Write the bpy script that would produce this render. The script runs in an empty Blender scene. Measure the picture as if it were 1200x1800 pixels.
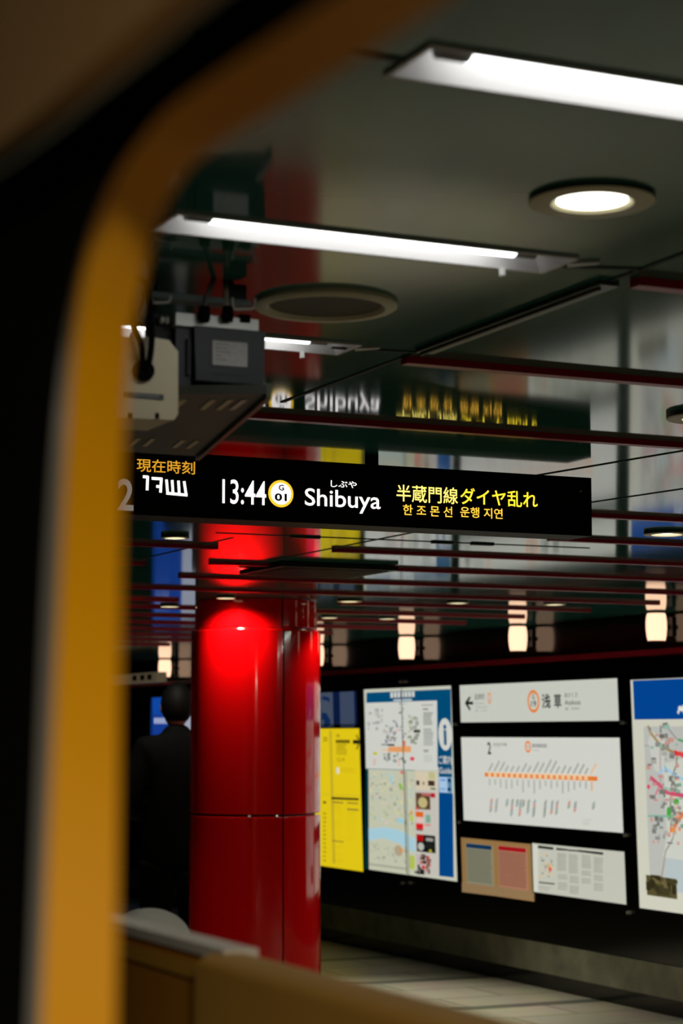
import bpy, bmesh, math, random
from mathutils import Vector, Matrix
random.seed(7)
S = bpy.context.scene
COL = S.collection
PI = math.pi

# ------------------------------------------------------------------ camera, world, exposure
FPX = 3600.0                                   # focal length in pixels of the 1200 x 1800 frame
PITCH = math.atan(390 / 3600)
YAW = math.atan(1677 * math.cos(PITCH) / FPX)  # the wall runs along +Y, the camera looks YAW to its right
EYE = 1.6
cam_d = bpy.data.cameras.new('camera')
cam = bpy.data.objects.new('camera', cam_d)
COL.objects.link(cam)
cam.location = (0, 0, EYE)
cam.rotation_euler = (PI / 2 + PITCH, 0, -YAW)
cam_d.sensor_fit = 'VERTICAL'
cam_d.sensor_height = 36.0
cam_d.lens = FPX / 1800 * 36
cam_d.clip_start = 0.02
cam_d.clip_end = 200
cam_d.dof.use_dof = True
cam_d.dof.focus_distance = 5.35
cam_d.dof.aperture_fstop = 6.0
S.camera = cam

w = bpy.data.worlds.new('station_dark')
S.world = w
w.use_nodes = True
w.node_tree.nodes['Background'].inputs[0].default_value = (0.5, 0.55, 0.5, 1)
w.node_tree.nodes['Background'].inputs[1].default_value = 0.004
S.view_settings.view_transform = 'Standard'
S.view_settings.look = 'None'
S.view_settings.gamma = 1
S.view_settings.exposure = 0.0

CEIL = 2.30
DOWN = 1.6          # strength of all downlights
FILL = 13.0         # watts of each added fill light outside the view
CARRIAGE = 85.0     # watts of the carriage ceiling lamp
WALL_X = 6.70

# ------------------------------------------------------------------ helpers: sight lines to planes of the place
def ray(x, y):
    u = (x - 600) / FPX; v = (900 - y) / FPX
    fw = math.cos(PITCH) - v * math.sin(PITCH); up = v * math.cos(PITCH) + math.sin(PITCH)
    return Vector((u * math.cos(YAW) + fw * math.sin(YAW), fw * math.cos(YAW) - u * math.sin(YAW), up))
EYEV = Vector((0, 0, EYE))
def on_z(x, y, z): r = ray(x, y); return EYEV + r * ((z - EYE) / r.z)
def on_x(x, y, X): r = ray(x, y); return EYEV + r * (X / r.x)
def on_y(x, y, Y): r = ray(x, y); return EYEV + r * (Y / r.y)
LEAN, LX0, LZ0 = 0.03, 6.68, 1.0
def wall_x(z): return LX0 - LEAN * (z - LZ0)
def on_w(x, y):
    r = ray(x, y); t = (LX0 - LEAN * (EYE - LZ0)) / (r.x + LEAN * r.z)
    p = EYEV + r * t; return (p.y, p.z)

# ------------------------------------------------------------------ helpers: materials
def lin(c): return c / 12.92 if c <= 0.04045 else ((c + 0.055) / 1.055) ** 2.4
def rgb(r, g, b): return (lin(r / 255), lin(g / 255), lin(b / 255), 1)
def mat(name, c, rough=0.5, metal=0.0, coat=0.0, emit=None, es=0.0, var=0.06, nscale=8.0, bump=0.0, spec=0.5, stretch=None):
    m = bpy.data.materials.new(name); m.use_nodes = True
    nt = m.node_tree; b = nt.nodes['Principled BSDF']
    b.inputs['Roughness'].default_value = rough
    b.inputs['Metallic'].default_value = metal
    b.inputs['Coat Weight'].default_value = coat
    b.inputs['Coat Roughness'].default_value = 0.05
    b.inputs['Specular IOR Level'].default_value = spec
    tc = nt.nodes.new('ShaderNodeTexCoord'); nz = nt.nodes.new('ShaderNodeTexNoise')
    nz.inputs['Scale'].default_value = nscale; nz.inputs['Detail'].default_value = 4
    if stretch:
        mp = nt.nodes.new('ShaderNodeMapping'); mp.inputs['Scale'].default_value = stretch
        nt.links.new(tc.outputs['Object'], mp.inputs[0]); nt.links.new(mp.outputs[0], nz.inputs['Vector'])
    else:
        nt.links.new(tc.outputs['Object'], nz.inputs['Vector'])
    mx = nt.nodes.new('ShaderNodeMix'); mx.data_type = 'RGBA'
    mx.inputs['A'].default_value = tuple(min(1, v * (1 + var)) for v in c[:3]) + (1,)
    mx.inputs['B'].default_value = tuple(v * (1 - var) for v in c[:3]) + (1,)
    nt.links.new(nz.outputs['Fac'], mx.inputs['Factor'])
    nt.links.new(mx.outputs['Result'], b.inputs['Base Color'])
    if bump:
        bp = nt.nodes.new('ShaderNodeBump'); bp.inputs['Strength'].default_value = bump; bp.inputs['Distance'].default_value = 0.01
        nt.links.new(nz.outputs['Fac'], bp.inputs['Height']); nt.links.new(bp.outputs[0], b.inputs['Normal'])
    if emit:
        b.inputs['Emission Color'].default_value = emit; b.inputs['Emission Strength'].default_value = es
    return m
def print_mat(name, es, rough=0.35, base=0.5):
    # ink colours come from the mesh colour attribute; back-lit sheets and brightened paper glow in their own ink colour
    m = bpy.data.materials.new(name); m.use_nodes = True
    nt = m.node_tree; b = nt.nodes['Principled BSDF']
    a = nt.nodes.new('ShaderNodeAttribute'); a.attribute_name = 'ink'
    mul = nt.nodes.new('ShaderNodeMix'); mul.data_type = 'RGBA'; mul.blend_type = 'MULTIPLY'
    mul.inputs['Factor'].default_value = 1; mul.inputs['B'].default_value = (base, base, base, 1)
    nt.links.new(a.outputs['Color'], mul.inputs['A']); nt.links.new(mul.outputs['Result'], b.inputs['Base Color'])
    b.inputs['Roughness'].default_value = rough
    if es:
        nt.links.new(a.outputs['Color'], b.inputs['Emission Color']); b.inputs['Emission Strength'].default_value = es
    return m

# ------------------------------------------------------------------ helpers: objects and meshes
def link(o, parent=None):
    COL.objects.link(o)
    if parent:
        o.parent = parent
        o.matrix_parent_inverse = Matrix.Translation(parent.location).inverted()
    return o
def tag(o, label=None, cat=None, group=None, kind=None):
    if label: o['label'] = label
    if cat: o['category'] = cat
    if group: o['group'] = group
    if kind: o['kind'] = kind
    return o
def thing(name, label, cat, loc, group=None):
    o = bpy.data.objects.new(name, None); COL.objects.link(o)
    o.empty_display_size = 0.05
    o.location = loc
    return tag(o, label, cat, group)

class MB:
    """collects shapes in world coordinates and links them as one mesh object"""
    def __init__(self): self.bm = bmesh.new(); self.ink = self.bm.loops.layers.float_color.new('ink'); self.mi = 0; self.c = (1, 1, 1, 1)
    def face(self, vs, c=None, mi=None):
        try: f = self.bm.faces.new([self.bm.verts.new(v) for v in vs])
        except ValueError: return None
        self._paint([f], c); return f
    def _paint(self, fs, c=None):
        for f in fs:
            f.material_index = self.mi
            for l in f.loops: l[self.ink] = c or self.c
    def box(self, a, b):
        x0, x1 = sorted((a[0], b[0])); y0, y1 = sorted((a[1], b[1])); z0, z1 = sorted((a[2], b[2]))
        P = [(x0, y0, z0), (x1, y0, z0), (x1, y1, z0), (x0, y1, z0), (x0, y0, z1), (x1, y0, z1), (x1, y1, z1), (x0, y1, z1)]
        return self.hull(P)
    def hull(self, P):
        v = [self.bm.verts.new(p) for p in P]
        fs = [self.bm.faces.new([v[i] for i in q]) for q in ((3, 2, 1, 0), (4, 5, 6, 7), (0, 1, 5, 4), (1, 2, 6, 5), (2, 3, 7, 6), (3, 0, 4, 7))]
        self._paint(fs); return self
    def prism(self, loop, d, cap=True):
        """closed loop of points extruded by vector d"""
        d = Vector(d); a = [self.bm.verts.new(p) for p in loop]; b = [self.bm.verts.new(Vector(p) + d) for p in loop]
        n = len(a); fs = []
        if cap: fs += [self.bm.faces.new(list(reversed(a))), self.bm.faces.new(b)]
        for i in range(n): fs.append(self.bm.faces.new((a[i], a[(i + 1) % n], b[(i + 1) % n], b[i])))
        self._paint(fs); return self
    def loft(self, rings, closed=True, cap=True):
        V = [[self.bm.verts.new(p) for p in r] for r in rings]; fs = []; n = len(rings[0])
        for i in range(len(V) - 1):
            for j in range(n if closed else n - 1):
                k = (j + 1) % n
                fs.append(self.bm.faces.new((V[i][j], V[i][k], V[i + 1][k], V[i + 1][j])))
        if cap and closed:
            fs += [self.bm.faces.new(list(reversed(V[0]))), self.bm.faces.new(V[-1])]
        self._paint(fs); return self
    def lathe(self, prof, c, n=40, axis='z', cap=True, a0=0.0, a1=2 * PI):
        """profile of (radius, height) about c; a partial turn stays open"""
        full = abs(a1 - a0 - 2 * PI) < 1e-6; m = n if full else n + 1
        R = []
        for r, h in prof:
            ring = []
            for i in range(m):
                t = a0 + (a1 - a0) * i / n; x, y = r * math.cos(t), r * math.sin(t)
                ring.append({'z': (c[0] + x, c[1] + y, c[2] + h), 'y': (c[0] + x, c[1] + h, c[2] + y), 'x': (c[0] + h, c[1] + x, c[2] + y)}[axis])
            R.append(ring)
        return self.loft(R, closed=full, cap=cap and full)
    def cyl(self, p, q, r, n=20, r2=None):
        p, q = Vector(p), Vector(q); d = (q - p).normalized()
        u = d.orthogonal().normalized(); v = d.cross(u)
        f = lambda o, rr: [o + u * rr * math.cos(2 * PI * i / n) + v * rr * math.sin(2 * PI * i / n) for i in range(n)]
        return self.loft([f(p, r), f(q, r if r2 is None else r2)])
    def tube(self, pts, r, n=10, sub=8):
        P = [Vector(p) for p in pts]; Q = []
        for i in range(len(P) - 1):
            a, b, c, d = P[max(i - 1, 0)], P[i], P[i + 1], P[min(i + 2, len(P) - 1)]
            for k in range(sub):
                t = k / sub
                Q.append(0.5 * ((2 * b) + (c - a) * t + (2 * a - 5 * b + 4 * c - d) * t * t + (3 * b - a - 3 * c + d) * t ** 3))
        Q.append(P[-1]); R = []; u = None
        for i, q in enumerate(Q):
            d = (Q[min(i + 1, len(Q) - 1)] - Q[max(i - 1, 0)]).normalized()
            u = d.orthogonal().normalized() if u is None else (u - d * u.dot(d)).normalized()
            v = d.cross(u)
            R.append([q + u * r * math.cos(2 * PI * j / n) + v * r * math.sin(2 * PI * j / n) for j in range(n)])
        return self.loft(R)
    def ball(self, c, rx, ry, rz, n=24, m=14):
        R = []
        for i in range(m + 1):
            t = -PI / 2 + PI * (0.02 + 0.96 * i / m)
            R.append([(c[0] + rx * math.cos(t) * math.cos(2 * PI * j / n), c[1] + ry * math.cos(t) * math.sin(2 * PI * j / n), c[2] + rz * math.sin(t)) for j in range(n)])
        return self.loft(R)
    def build(self, name, mats, parent=None, smooth=False, bevel=0.0, seg=2):
        if bevel:
            es = [e for e in self.bm.edges if len(e.link_faces) == 2 and e.calc_face_angle(0) > 0.5]
            bmesh.ops.bevel(self.bm, geom=es, offset=bevel, segments=seg, affect='EDGES', profile=0.6)
        bmesh.ops.recalc_face_normals(self.bm, faces=self.bm.faces)
        me = bpy.data.meshes.new(name)
        base = Vector((0, 0, 0))
        if parent is None and len(self.bm.verts):
            co = [v.co for v in self.bm.verts]
            base = Vector((sum(c.x for c in co) / len(co), sum(c.y for c in co) / len(co), min(c.z for c in co)))
            for v in self.bm.verts: v.co -= base
        self.bm.to_mesh(me); self.bm.free()
        for m in (mats if isinstance(mats, (list, tuple)) else [mats]): me.materials.append(m)
        if smooth:
            me.polygons.foreach_set('use_smooth', [True] * len(me.polygons))
        o = bpy.data.objects.new(name, me); o.location = base
        link(o, parent)
        if smooth:
            es = o.modifiers.new('sharp', 'EDGE_SPLIT'); es.split_angle = 0.7
        return o

_tcache = {}
def text_shape(s, bold=0.0):
    """glyph outlines as flat polygons, scaled to the unit box"""
    k = (s, bold)
    if k not in _tcache:
        c = bpy.data.curves.new('glyphs', 'FONT'); c.body = s; c.offset = bold; c.resolution_u = 4
        o = bpy.data.objects.new('glyphs', c); COL.objects.link(o)
        dg = bpy.context.evaluated_depsgraph_get()
        m = bpy.data.meshes.new_from_object(o.evaluated_get(dg))
        vs = [v.co.copy() for v in m.vertices]; fs = [tuple(p.vertices) for p in m.polygons]
        bpy.data.objects.remove(o); bpy.data.curves.remove(c); bpy.data.meshes.remove(m)
        x0, x1 = min(v.x for v in vs), max(v.x for v in vs); y0, y1 = min(v.y for v in vs), max(v.y for v in vs)
        _tcache[k] = ([((v.x - x0) / (x1 - x0), (v.y - y0) / max(y1 - y0, 1e-6)) for v in vs], fs)
    return _tcache[k]
def add_text(mb, s, place, c=None, bold=0.0):
    """place(u, v) maps the unit box (v upward) onto the surface"""
    vs, fs = text_shape(s, bold)
    V = [mb.bm.verts.new(place(u, v)) for u, v in vs]; out = []
    for f in fs:
        try: out.append(mb.bm.faces.new([V[i] for i in f]))
        except ValueError: pass
    mb._paint(out, c)

def copy_tree(root, loc, label=None, group=None):
    r = root.copy(); COL.objects.link(r); d = Vector(loc) - root.location; r.location = loc
    if label: r['label'] = label
    if group: r['group'] = group
    def rec(src, dst):
        for ch in list(src.children):
            c = ch.copy(); COL.objects.link(c); c.parent = dst; c.matrix_parent_inverse = ch.matrix_parent_inverse.copy()
            rec(ch, c)
    rec(root, r)
    return r

# ------------------------------------------------------------------ materials
M = {}
M['ceiling'] = mat('ceiling_enamel', (0.036, 0.165, 0.135, 1), 0.07, var=0.05, nscale=1.5)
M['joint'] = mat('joint_black', (0.004, 0.004, 0.004, 1), 0.6)
M['black_gloss'] = mat('black_lacquer', (0.0022, 0.0022, 0.0018, 1), 0.12)
M['black'] = mat('black_matt', (0.004, 0.004, 0.0035, 1), 0.55)
M['fin'] = mat('fin_red', (0.50, 0.004, 0.025, 1), 0.35)
M['rail_red'] = mat('rail_red', (0.45, 0.008, 0.03, 1), 0.3)
M['white'] = mat('white_enamel', (0.75, 0.75, 0.72, 1), 0.35)
M['trough'] = mat('trough_enamel', (0.64, 0.62, 0.625, 1), 0.35)
M['tube'] = mat('tube_glow', (0.9, 0.9, 0.9, 1), 0.4, emit=(0.97, 1.0, 0.97, 1), es=4.5)
M['socket'] = mat('socket_grey', (0.20, 0.19, 0.17, 1), 0.4)
M['ring'] = mat('ring_cream', (0.80, 0.74, 0.52, 1), 0.45)
M['ring_shade'] = mat('ring_side_shade', (0.02, 0.025, 0.02, 1), 0.4)  # outer wall of the cream ring, its shade put into the colour
M['lens'] = mat('lens_glow', (0.9, 0.88, 0.8, 1), 0.4, emit=(1, 0.95, 0.82, 1), es=5)
M['grille'] = mat('speaker_mesh', (0.085, 0.075, 0.045, 1), 0.6, nscale=300, var=0.4)
M['red'] = mat('pillar_enamel', (0.80, 0.0010, 0.0022, 1), 0.10, coat=1.0, var=0.05, nscale=2, stretch=(6, 6, 0.4))
M['stone'] = mat('stone_base', (0.22, 0.22, 0.155, 1), 0.5, var=0.7, nscale=6, bump=0.05)
M['metal'] = mat('brushed_metal', (0.62, 0.61, 0.57, 1), 0.4, metal=0.6)
M['dark_metal'] = mat('dark_trim_metal', (0.10, 0.11, 0.085, 1), 0.35, metal=0.6, var=0.4, nscale=30)
M['glow_white'] = mat('text_white', (0.02, 0.02, 0.02, 1), 0.5, emit=(1, 0.96, 0.95, 1), es=1.6)
M['glow_amber'] = mat('text_amber', (0.02, 0.015, 0, 1), 0.5, emit=(1.0, 0.47, 0.03, 1), es=0.8)
M['glow_yellow'] = mat('text_yellow', (0.02, 0.015, 0, 1), 0.5, emit=(1.0, 0.72, 0.03, 1), es=1.5)
M['glow_pale'] = mat('text_pale_yellow', (0.02, 0.015, 0, 1), 0.5, emit=(1.0, 0.80, 0.16, 1), es=1.6)
M['glow_orange'] = mat('text_gold', (0.02, 0.015, 0, 1), 0.5, emit=(1.0, 0.55, 0.05, 1), es=1.5)
M['glow_ring'] = mat('ring_yellow', (0.02, 0.015, 0, 1), 0.5, emit=(1.0, 0.62, 0.03, 1), es=1.1)
M['numeral'] = mat('numeral_grey', (0.28, 0.26, 0.24, 1), 0.5, emit=(.5, .47, .44, 1), es=.35)
M['numeral_black'] = mat('numeral_black', (0.003, 0.003, 0.003, 1), 0.6)
M['screen'] = mat('led_screen', (0.0035, 0.0012, 0.001, 1), 0.5, spec=.12)
M['sign_black'] = mat('sign_black', (0.0016, 0.0016, 0.0013, 1), 0.5, spec=.12)
M['sconce'] = mat('sconce_glass', (0.8, 0.75, 0.68, 1), 0.4, emit=(1, 0.62, 0.40, 1), es=1.5)
M['cam_grey'] = mat('camera_grey', (0.010, 0.016, 0.017, 1), 0.42)
M['cam_beige'] = mat('camera_beige', (0.88, 0.76, 0.52, 1), 0.45)
M['label'] = mat('sticker', (0.55, 0.53, 0.5, 1), 0.5, nscale=150, var=0.25)
M['plate'] = mat('rack_olive', (0.055, 0.056, 0.042, 1), 0.45)
M['rubber'] = mat('rubber', (0.0015, 0.0015, 0.0010, 1), 0.85, spec=0.12)
M['cable'] = mat('cable_grey', (0.16, 0.17, 0.16, 1), 0.45)
M['cable_cream'] = mat('cable_cream', (0.45, 0.38, 0.28, 1), 0.45)
M['teal_rail'] = mat('rail_teal', (0.13, 0.20, 0.18, 1), 0.4)
M['train_yellow'] = mat('train_yellow', (0.80, 0.35, 0.001, 1), 0.35, var=0.04, nscale=3)
M['train_grey'] = mat('train_trim_grey', (0.22, 0.21, 0.18, 1), 0.4)
M['train_lining'] = mat('train_lining', (0.42, 0.25, 0.10, 1), 0.5, var=0.15, nscale=3)
M['gate_white'] = mat('gate_white', (0.88, 0.82, 0.70, 1), 0.5)
M['gate_tan'] = mat('gate_tan', (0.70, 0.37, 0.065, 1), 0.55)
M['gate_ochre'] = mat('gate_ochre', (0.80, 0.42, 0.05, 1), 0.5)
M['gate_brown'] = mat('gate_glass_brown', (0.66, 0.27, 0.02, 1), 0.5)
M['skin'] = mat('skin', (0.42, 0.25, 0.17, 1), 0.55)
M['hair'] = mat('hair', (0.003, 0.0025, 0.002, 1), 0.7, spec=.15)
M['coat'] = mat('coat_black', (0.0022, 0.0025, 0.0025, 1), 0.85, spec=.12, nscale=40, var=0.2)
M['trousers'] = mat('trousers_black', (0.0025, 0.0025, 0.0025, 1), 0.9, spec=.1)
M['shoe'] = mat('shoe_black', (0.006, 0.005, 0.005, 1), 0.4)
M['print_lit'] = print_mat('backlit_print', 0.86)
M['print_paper_glow'] = print_mat('glowing_paper_print', 0.58, base=0.9)  # paper with no lamp behind it, given a glow to brighten it

M['ceiling'].node_tree.nodes['Principled BSDF'].inputs['IOR'].default_value = 1.5
# floor: stone slabs with dark bands across the platform
def floor_material():
    m = bpy.data.materials.new('platform_slabs'); m.use_nodes = True
    nt = m.node_tree; b = nt.nodes['Principled BSDF']; L = nt.links.new
    tc = nt.nodes.new('ShaderNodeTexCoord')
    br = nt.nodes.new('ShaderNodeTexBrick')
    br.inputs['Scale'].default_value = 1.0; br.inputs['Brick Width'].default_value = 0.9; br.inputs['Row Height'].default_value = 0.45
    br.inputs['Mortar Size'].default_value = 0.012
    br.inputs['Color1'].default_value = (0.62, 0.56, 0.43, 1); br.inputs['Color2'].default_value = (0.53, 0.48, 0.37, 1)
    br.inputs['Mortar'].default_value = (0.30, 0.27, 0.20, 1)
    L(tc.outputs['Object'], br.inputs['Vector'])
    nz = nt.nodes.new('ShaderNodeTexNoise'); nz.inputs['Scale'].default_value = 3.0; nz.inputs['Detail'].default_value = 8
    L(tc.outputs['Object'], nz.inputs['Vector'])
    sx = nt.nodes.new('ShaderNodeSeparateXYZ'); L(tc.outputs['Object'], sx.inputs[0])
    ad = nt.nodes.new('ShaderNodeMath'); ad.operation = 'ADD'; ad.inputs[1].default_value = 0.07; L(sx.outputs['Y'], ad.inputs[0])
    md = nt.nodes.new('ShaderNodeMath'); md.operation = 'MODULO'; md.inputs[1].default_value = 1.35; L(ad.outputs[0], md.inputs[0])
    lt = nt.nodes.new('ShaderNodeMath'); lt.operation = 'LESS_THAN'; lt.inputs[1].default_value = 0.14; L(md.outputs[0], lt.inputs[0])
    m1 = nt.nodes.new('ShaderNodeMix'); m1.data_type = 'RGBA'; m1.inputs['B'].default_value = (0.19, 0.19, 0.15, 1)
    L(lt.outputs[0], m1.inputs['Factor']); L(br.outputs['Color'], m1.inputs['A'])
    m2 = nt.nodes.new('ShaderNodeMix'); m2.data_type = 'RGBA'; m2.blend_type = 'MULTIPLY'; m2.inputs['Factor'].default_value = 0.35
    L(m1.outputs['Result'], m2.inputs['A']); L(nz.outputs['Color'], m2.inputs['B'])
    L(m2.outputs['Result'], b.inputs['Base Color'])
    b.inputs['Roughness'].default_value = 0.32
    return m
M['floor'] = floor_material()

# ------------------------------------------------------------------ the setting
def struct(name, mb, m, **k):
    o = mb.build(name, m, **k); o['kind'] = 'structure'; return o
b = MB(); b.face([(0.45, -4, 0), (7.2, -4, 0), (7.2, 30, 0), (0.45, 30, 0)]); fl = struct('floor', b, M['floor'])
# put the slab pattern in world metres
fl.data.transform(Matrix.Translation(fl.location)); fl.location = (0, 0, 0)

LAMP_X0, LAMP_X1, LAMP_W = 0.935, 1.560, 0.100
LAMP_Y = [1.85 + 0.745 * k for k in range(-2, 5)]
xs = [-3.5, LAMP_X0, LAMP_X1, 7.2]
ys = [-4.0]
for y in LAMP_Y: ys += [y - LAMP_W / 2, y + LAMP_W / 2]
ys.append(30)
b = MB()
for i in range(3):
    for j in range(len(ys) - 1):
        if i == 1 and j % 2 == 1: continue
        b.face([(xs[i], ys[j], CEIL), (xs[i + 1], ys[j], CEIL), (xs[i + 1], ys[j + 1], CEIL), (xs[i], ys[j + 1], CEIL)])
bmesh.ops.remove_doubles(b.bm, verts=b.bm.verts, dist=1e-4)
struct('ceiling', b, M['ceiling'])
b = MB(); b.box((-3.5, -4, 2.55), (7.2, 30, 2.6)); struct('ceiling_void', b, M['black'])

# right-hand wall: black lacquer above, granite plinth below
b = MB(); b.hull([(wall_x(0) + .002, -4, 0), (7.0, -4, 0), (7.0, 30, 0), (wall_x(0) + .002, 30, 0), (wall_x(2.02) + .002, -4, 2.02), (7.0, -4, 2.02), (7.0, 30, 2.02), (wall_x(2.02) + .002, 30, 2.02)])
struct('wall_right', b, M['black_gloss'])
b = MB(); b.box((6.70, -4, 2.0), (7.0, 30, 2.55)); struct('wall_right_upper', b, M['black_gloss'])
b = MB(); b.box((6.685, -4, 0.10), (6.76, 30, 0.285)); struct('baseboard_right', b, M['stone'])
b = MB(); b.box((6.60, -4, 2.055), (6.70, 30, 2.085)); struct('trim_1', b, M['rail_red'])
b = MB(); b.box((0.45, 29.6, 0), (7.0, 30, 2.55)); struct('wall_far', b, M['black'])
b = MB(); b.box((0.45, 24, 1.98), (6.6, 24.2, 2.14)); struct('trim_2', b, M['rail_red'])
# dark track side behind the camera's train
b = MB(); b.box((-3.5, -4, -1.0), (-3.4, 30, 2.6)); struct('wall_left', b, M['black'])

# ceiling joints: black gaps along and across the platform
def joint(n, p, q, wd=0.006, m=None, h=0.002, nm='trim_%d'):
    p, q = Vector((p[0], p[1], 0)), Vector((q[0], q[1], 0)); d = (q - p).normalized(); s = Vector((-d.y, d.x, 0)) * wd / 2
    z0, z1 = CEIL - h, CEIL + 0.001
    b = MB(); b.hull([(*(v.xy), z0) for v in (p - s, q - s, q + s, p + s)] + [(*(v.xy), z1) for v in (p - s, q - s, q + s, p + s)])
    return struct(nm % n, b, m or M['joint'])
SEAM = 1.690
tn = 3
for p, q, wd in (((SEAM, 0.5), (SEAM, 3.95), .008), ((1.575, 2.605), (SEAM, 2.57), .012), ((1.53, 3.345), (SEAM, 3.32), .010), ((0.70, 1.865), (0.93, 1.855), .012),
                 ((2.75, 5.2), (2.98, 3.60), .006), ((3.22, 5.8), (3.47, 3.95), .006),
                 ((2.72, 6.8), (2.72, 9.4), .008), ((3.22, 6.3), (3.22, 8.0), .008), ((2.86, 6.27), (4.4, 6.25), .010), ((2.60, 6.66), (4.1, 6.62), .012)):
    joint(tn, p, q, wd); tn += 1
# bright-edged metal strip closing the seam between the first two fins
b = MB(); b.box((SEAM - .018, 2.66, CEIL - .008), (SEAM + .018, 3.29, CEIL + .001)); b.cyl((SEAM - .006, 2.68, CEIL - .009), (SEAM - .006, 3.29, CEIL - .009), .004, 10)
struct('trim_%d' % tn, b, M['dark_metal']); tn += 1
# small black clips sitting on the two thin cross joints
for x0, x1, Y in ((2.905, 2.995, 6.268), (3.62, 3.71, 6.245), (2.885, 2.995, 6.655), (3.44, 3.52, 6.638), (3.60, 3.69, 6.632)):
    b = MB(); b.box((x0, Y - .012, CEIL - .006), (x1, Y + .012, CEIL + .001)); struct('trim_%d' % tn, b, M['joint']); tn += 1

# ------------------------------------------------------------------ red ceiling fins
ORD = ['first', 'second', 'third', 'fourth', 'fifth', 'sixth', 'seventh', 'eighth', 'ninth', 'tenth', 'eleventh', 'twelfth', 'thirteenth', 'fourteenth', 'fifteenth', 'sixteenth', 'seventeenth', 'eighteenth']
def fin(Y, x0, x1, label):
    b = MB(); b.box((x0, Y - .014, CEIL - .0135), (x1, Y + .014, CEIL + .001))
    tag(b.build('ceiling_fin', M['fin'], bevel=.002), label, 'ceiling fin', 'dark red fins across the ceiling')
FR = [(2.565, 1.700), (3.290, 1.675), (4.010, 1.650), (5.430, 3.25), (6.150, 3.70), (6.880, 3.20), (7.585, 2.98), (8.305, 3.12), (9.02, 2.0), (9.70, 4.55), (10.43, 2.2), (11.15, 2.2), (11.88, 2.2), (12.62, 2.2), (13.35, 2.2), (14.1, 2.2), (14.85, 2.2)]
for i, (Y, x0) in enumerate(FR):
    where = ('beside the nearest round downlight', 'starting at the corner of the ceiling seam', 'crossing the mirrored letters above the departure sign', 'right of the departure sign end', 'just below the departure sign end')[i] if i < 5 else 'behind the departure sign'
    fin(Y * 1.0254, x0 * 1.01, 6.16 - (0.0 if i < 12 else 0.12 * (i - 11)), 'dark red ceiling fin, %s from the camera, %s' % (ORD[i], where))
for i, (Y, x1) in enumerate(((6.955, 2.735), (7.75, 2.735), (8.305, 2.75), (9.85, 3.66))):
    fin(Y * 1.0254, 1.3, x1 * 1.02, 'short dark red ceiling fin left of the red pillar, %s from the camera' % ORD[i])

# ------------------------------------------------------------------ fluorescent lights in troughs
def fluorescent(Y, label):
    t = thing('fluorescent_light', label, 'ceiling light', (LAMP_X0, Y, CEIL), 'recessed fluorescent lights')
    y0, y1, z0, z1 = Y - LAMP_W / 2, Y + LAMP_W / 2, CEIL - .004, CEIL + .055
    b = MB()   # trough: sloping sides and ends, open at the bottom, thin rim
    ring = lambda x0, x1, a, c, z: [(x0, a, z), (x1, a, z), (x1, c, z), (x0, c, z)]
    b.loft([ring(LAMP_X0 - .004, LAMP_X1 + .004, y0 - .004, y1 + .004, z1 + .004), ring(LAMP_X0 - .004, LAMP_X1 + .004, y0 - .004, y1 + .004, z0),
            ring(LAMP_X0 + .002, LAMP_X1 - .002, y0 + .002, y1 - .002, z0), ring(LAMP_X0 + .04, LAMP_X1 - .04, y0 + .015, y1 - .015, z1)], cap=True)
    b.build('trough', M['trough'], t)
    zc, yc = CEIL + .014, Y - .014
    b = MB(); b.cyl((LAMP_X0 + .062, yc, zc), (LAMP_X1 - .085, yc, zc), .0155, 24); tb = b.build('tube', M['tube'], t, smooth=True)
    for xa, xb in ((LAMP_X0 + .026, LAMP_X0 + .062), (LAMP_X1 - .085, LAMP_X1 - .05)):
        b = MB(); b.cyl((xa, yc, zc), (xb, yc, zc), .0145, 20); b.box((xa, yc - .012, zc), (xa + .012, yc + .012, z1)); b.build('lamp_socket', M['socket'], tb)
    b = MB(); b.prism([(LAMP_X1 + .004, Y - .02, z0), (LAMP_X1 + .045, Y - .045, z0), (LAMP_X1 + .045, Y - .035, z0), (LAMP_X1 + .015, Y, z0)], (0, 0, .006)); b.build('end_clip', M['white'], t)
    b = MB(); b.box((LAMP_X1 - .075, y1 - .012, z0 - .012), (LAMP_X1 - .07, y1 - .002, z0)); b.build('latch', M['white'], t)
for k, Y in enumerate(LAMP_Y):
    fluorescent(Y, ('recessed fluorescent light behind the camera', 'white recessed fluorescent light above the train doorway',
                    'lit fluorescent light nearest the camera, above the cream downlight', 'lit fluorescent light stretching above the two surveillance cameras',
                    'lit fluorescent light mostly hidden behind the grey surveillance camera', 'fluorescent light hidden behind the camera rack',
                    'fluorescent light beyond the departure sign')[k])

# unseen fill lights added right of the view to brighten the platform
for X, Y in ((6.2, 3.4), (6.2, 5.2), (6.2, 6.9)):
    t = thing('fill_light', 'added fill light strip to the right of the view', 'ceiling light', (X, Y, CEIL), 'added fill lights')
    b = MB(); b.box((X - .05, Y - .6, CEIL - .03), (X + .05, Y + .6, CEIL + .001)); b.build('lamp_body', M['white'], t, bevel=.004)
    ld = bpy.data.lights.new('fill_glow', 'AREA'); ld.shape = 'RECTANGLE'; ld.size = .08; ld.size_y = 1.1; ld.energy = FILL; ld.color = (.96, 1, .88)
    lo = bpy.data.objects.new('fill_glow', ld); lo.location = (X, Y, CEIL - .034); link(lo, t)

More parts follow.
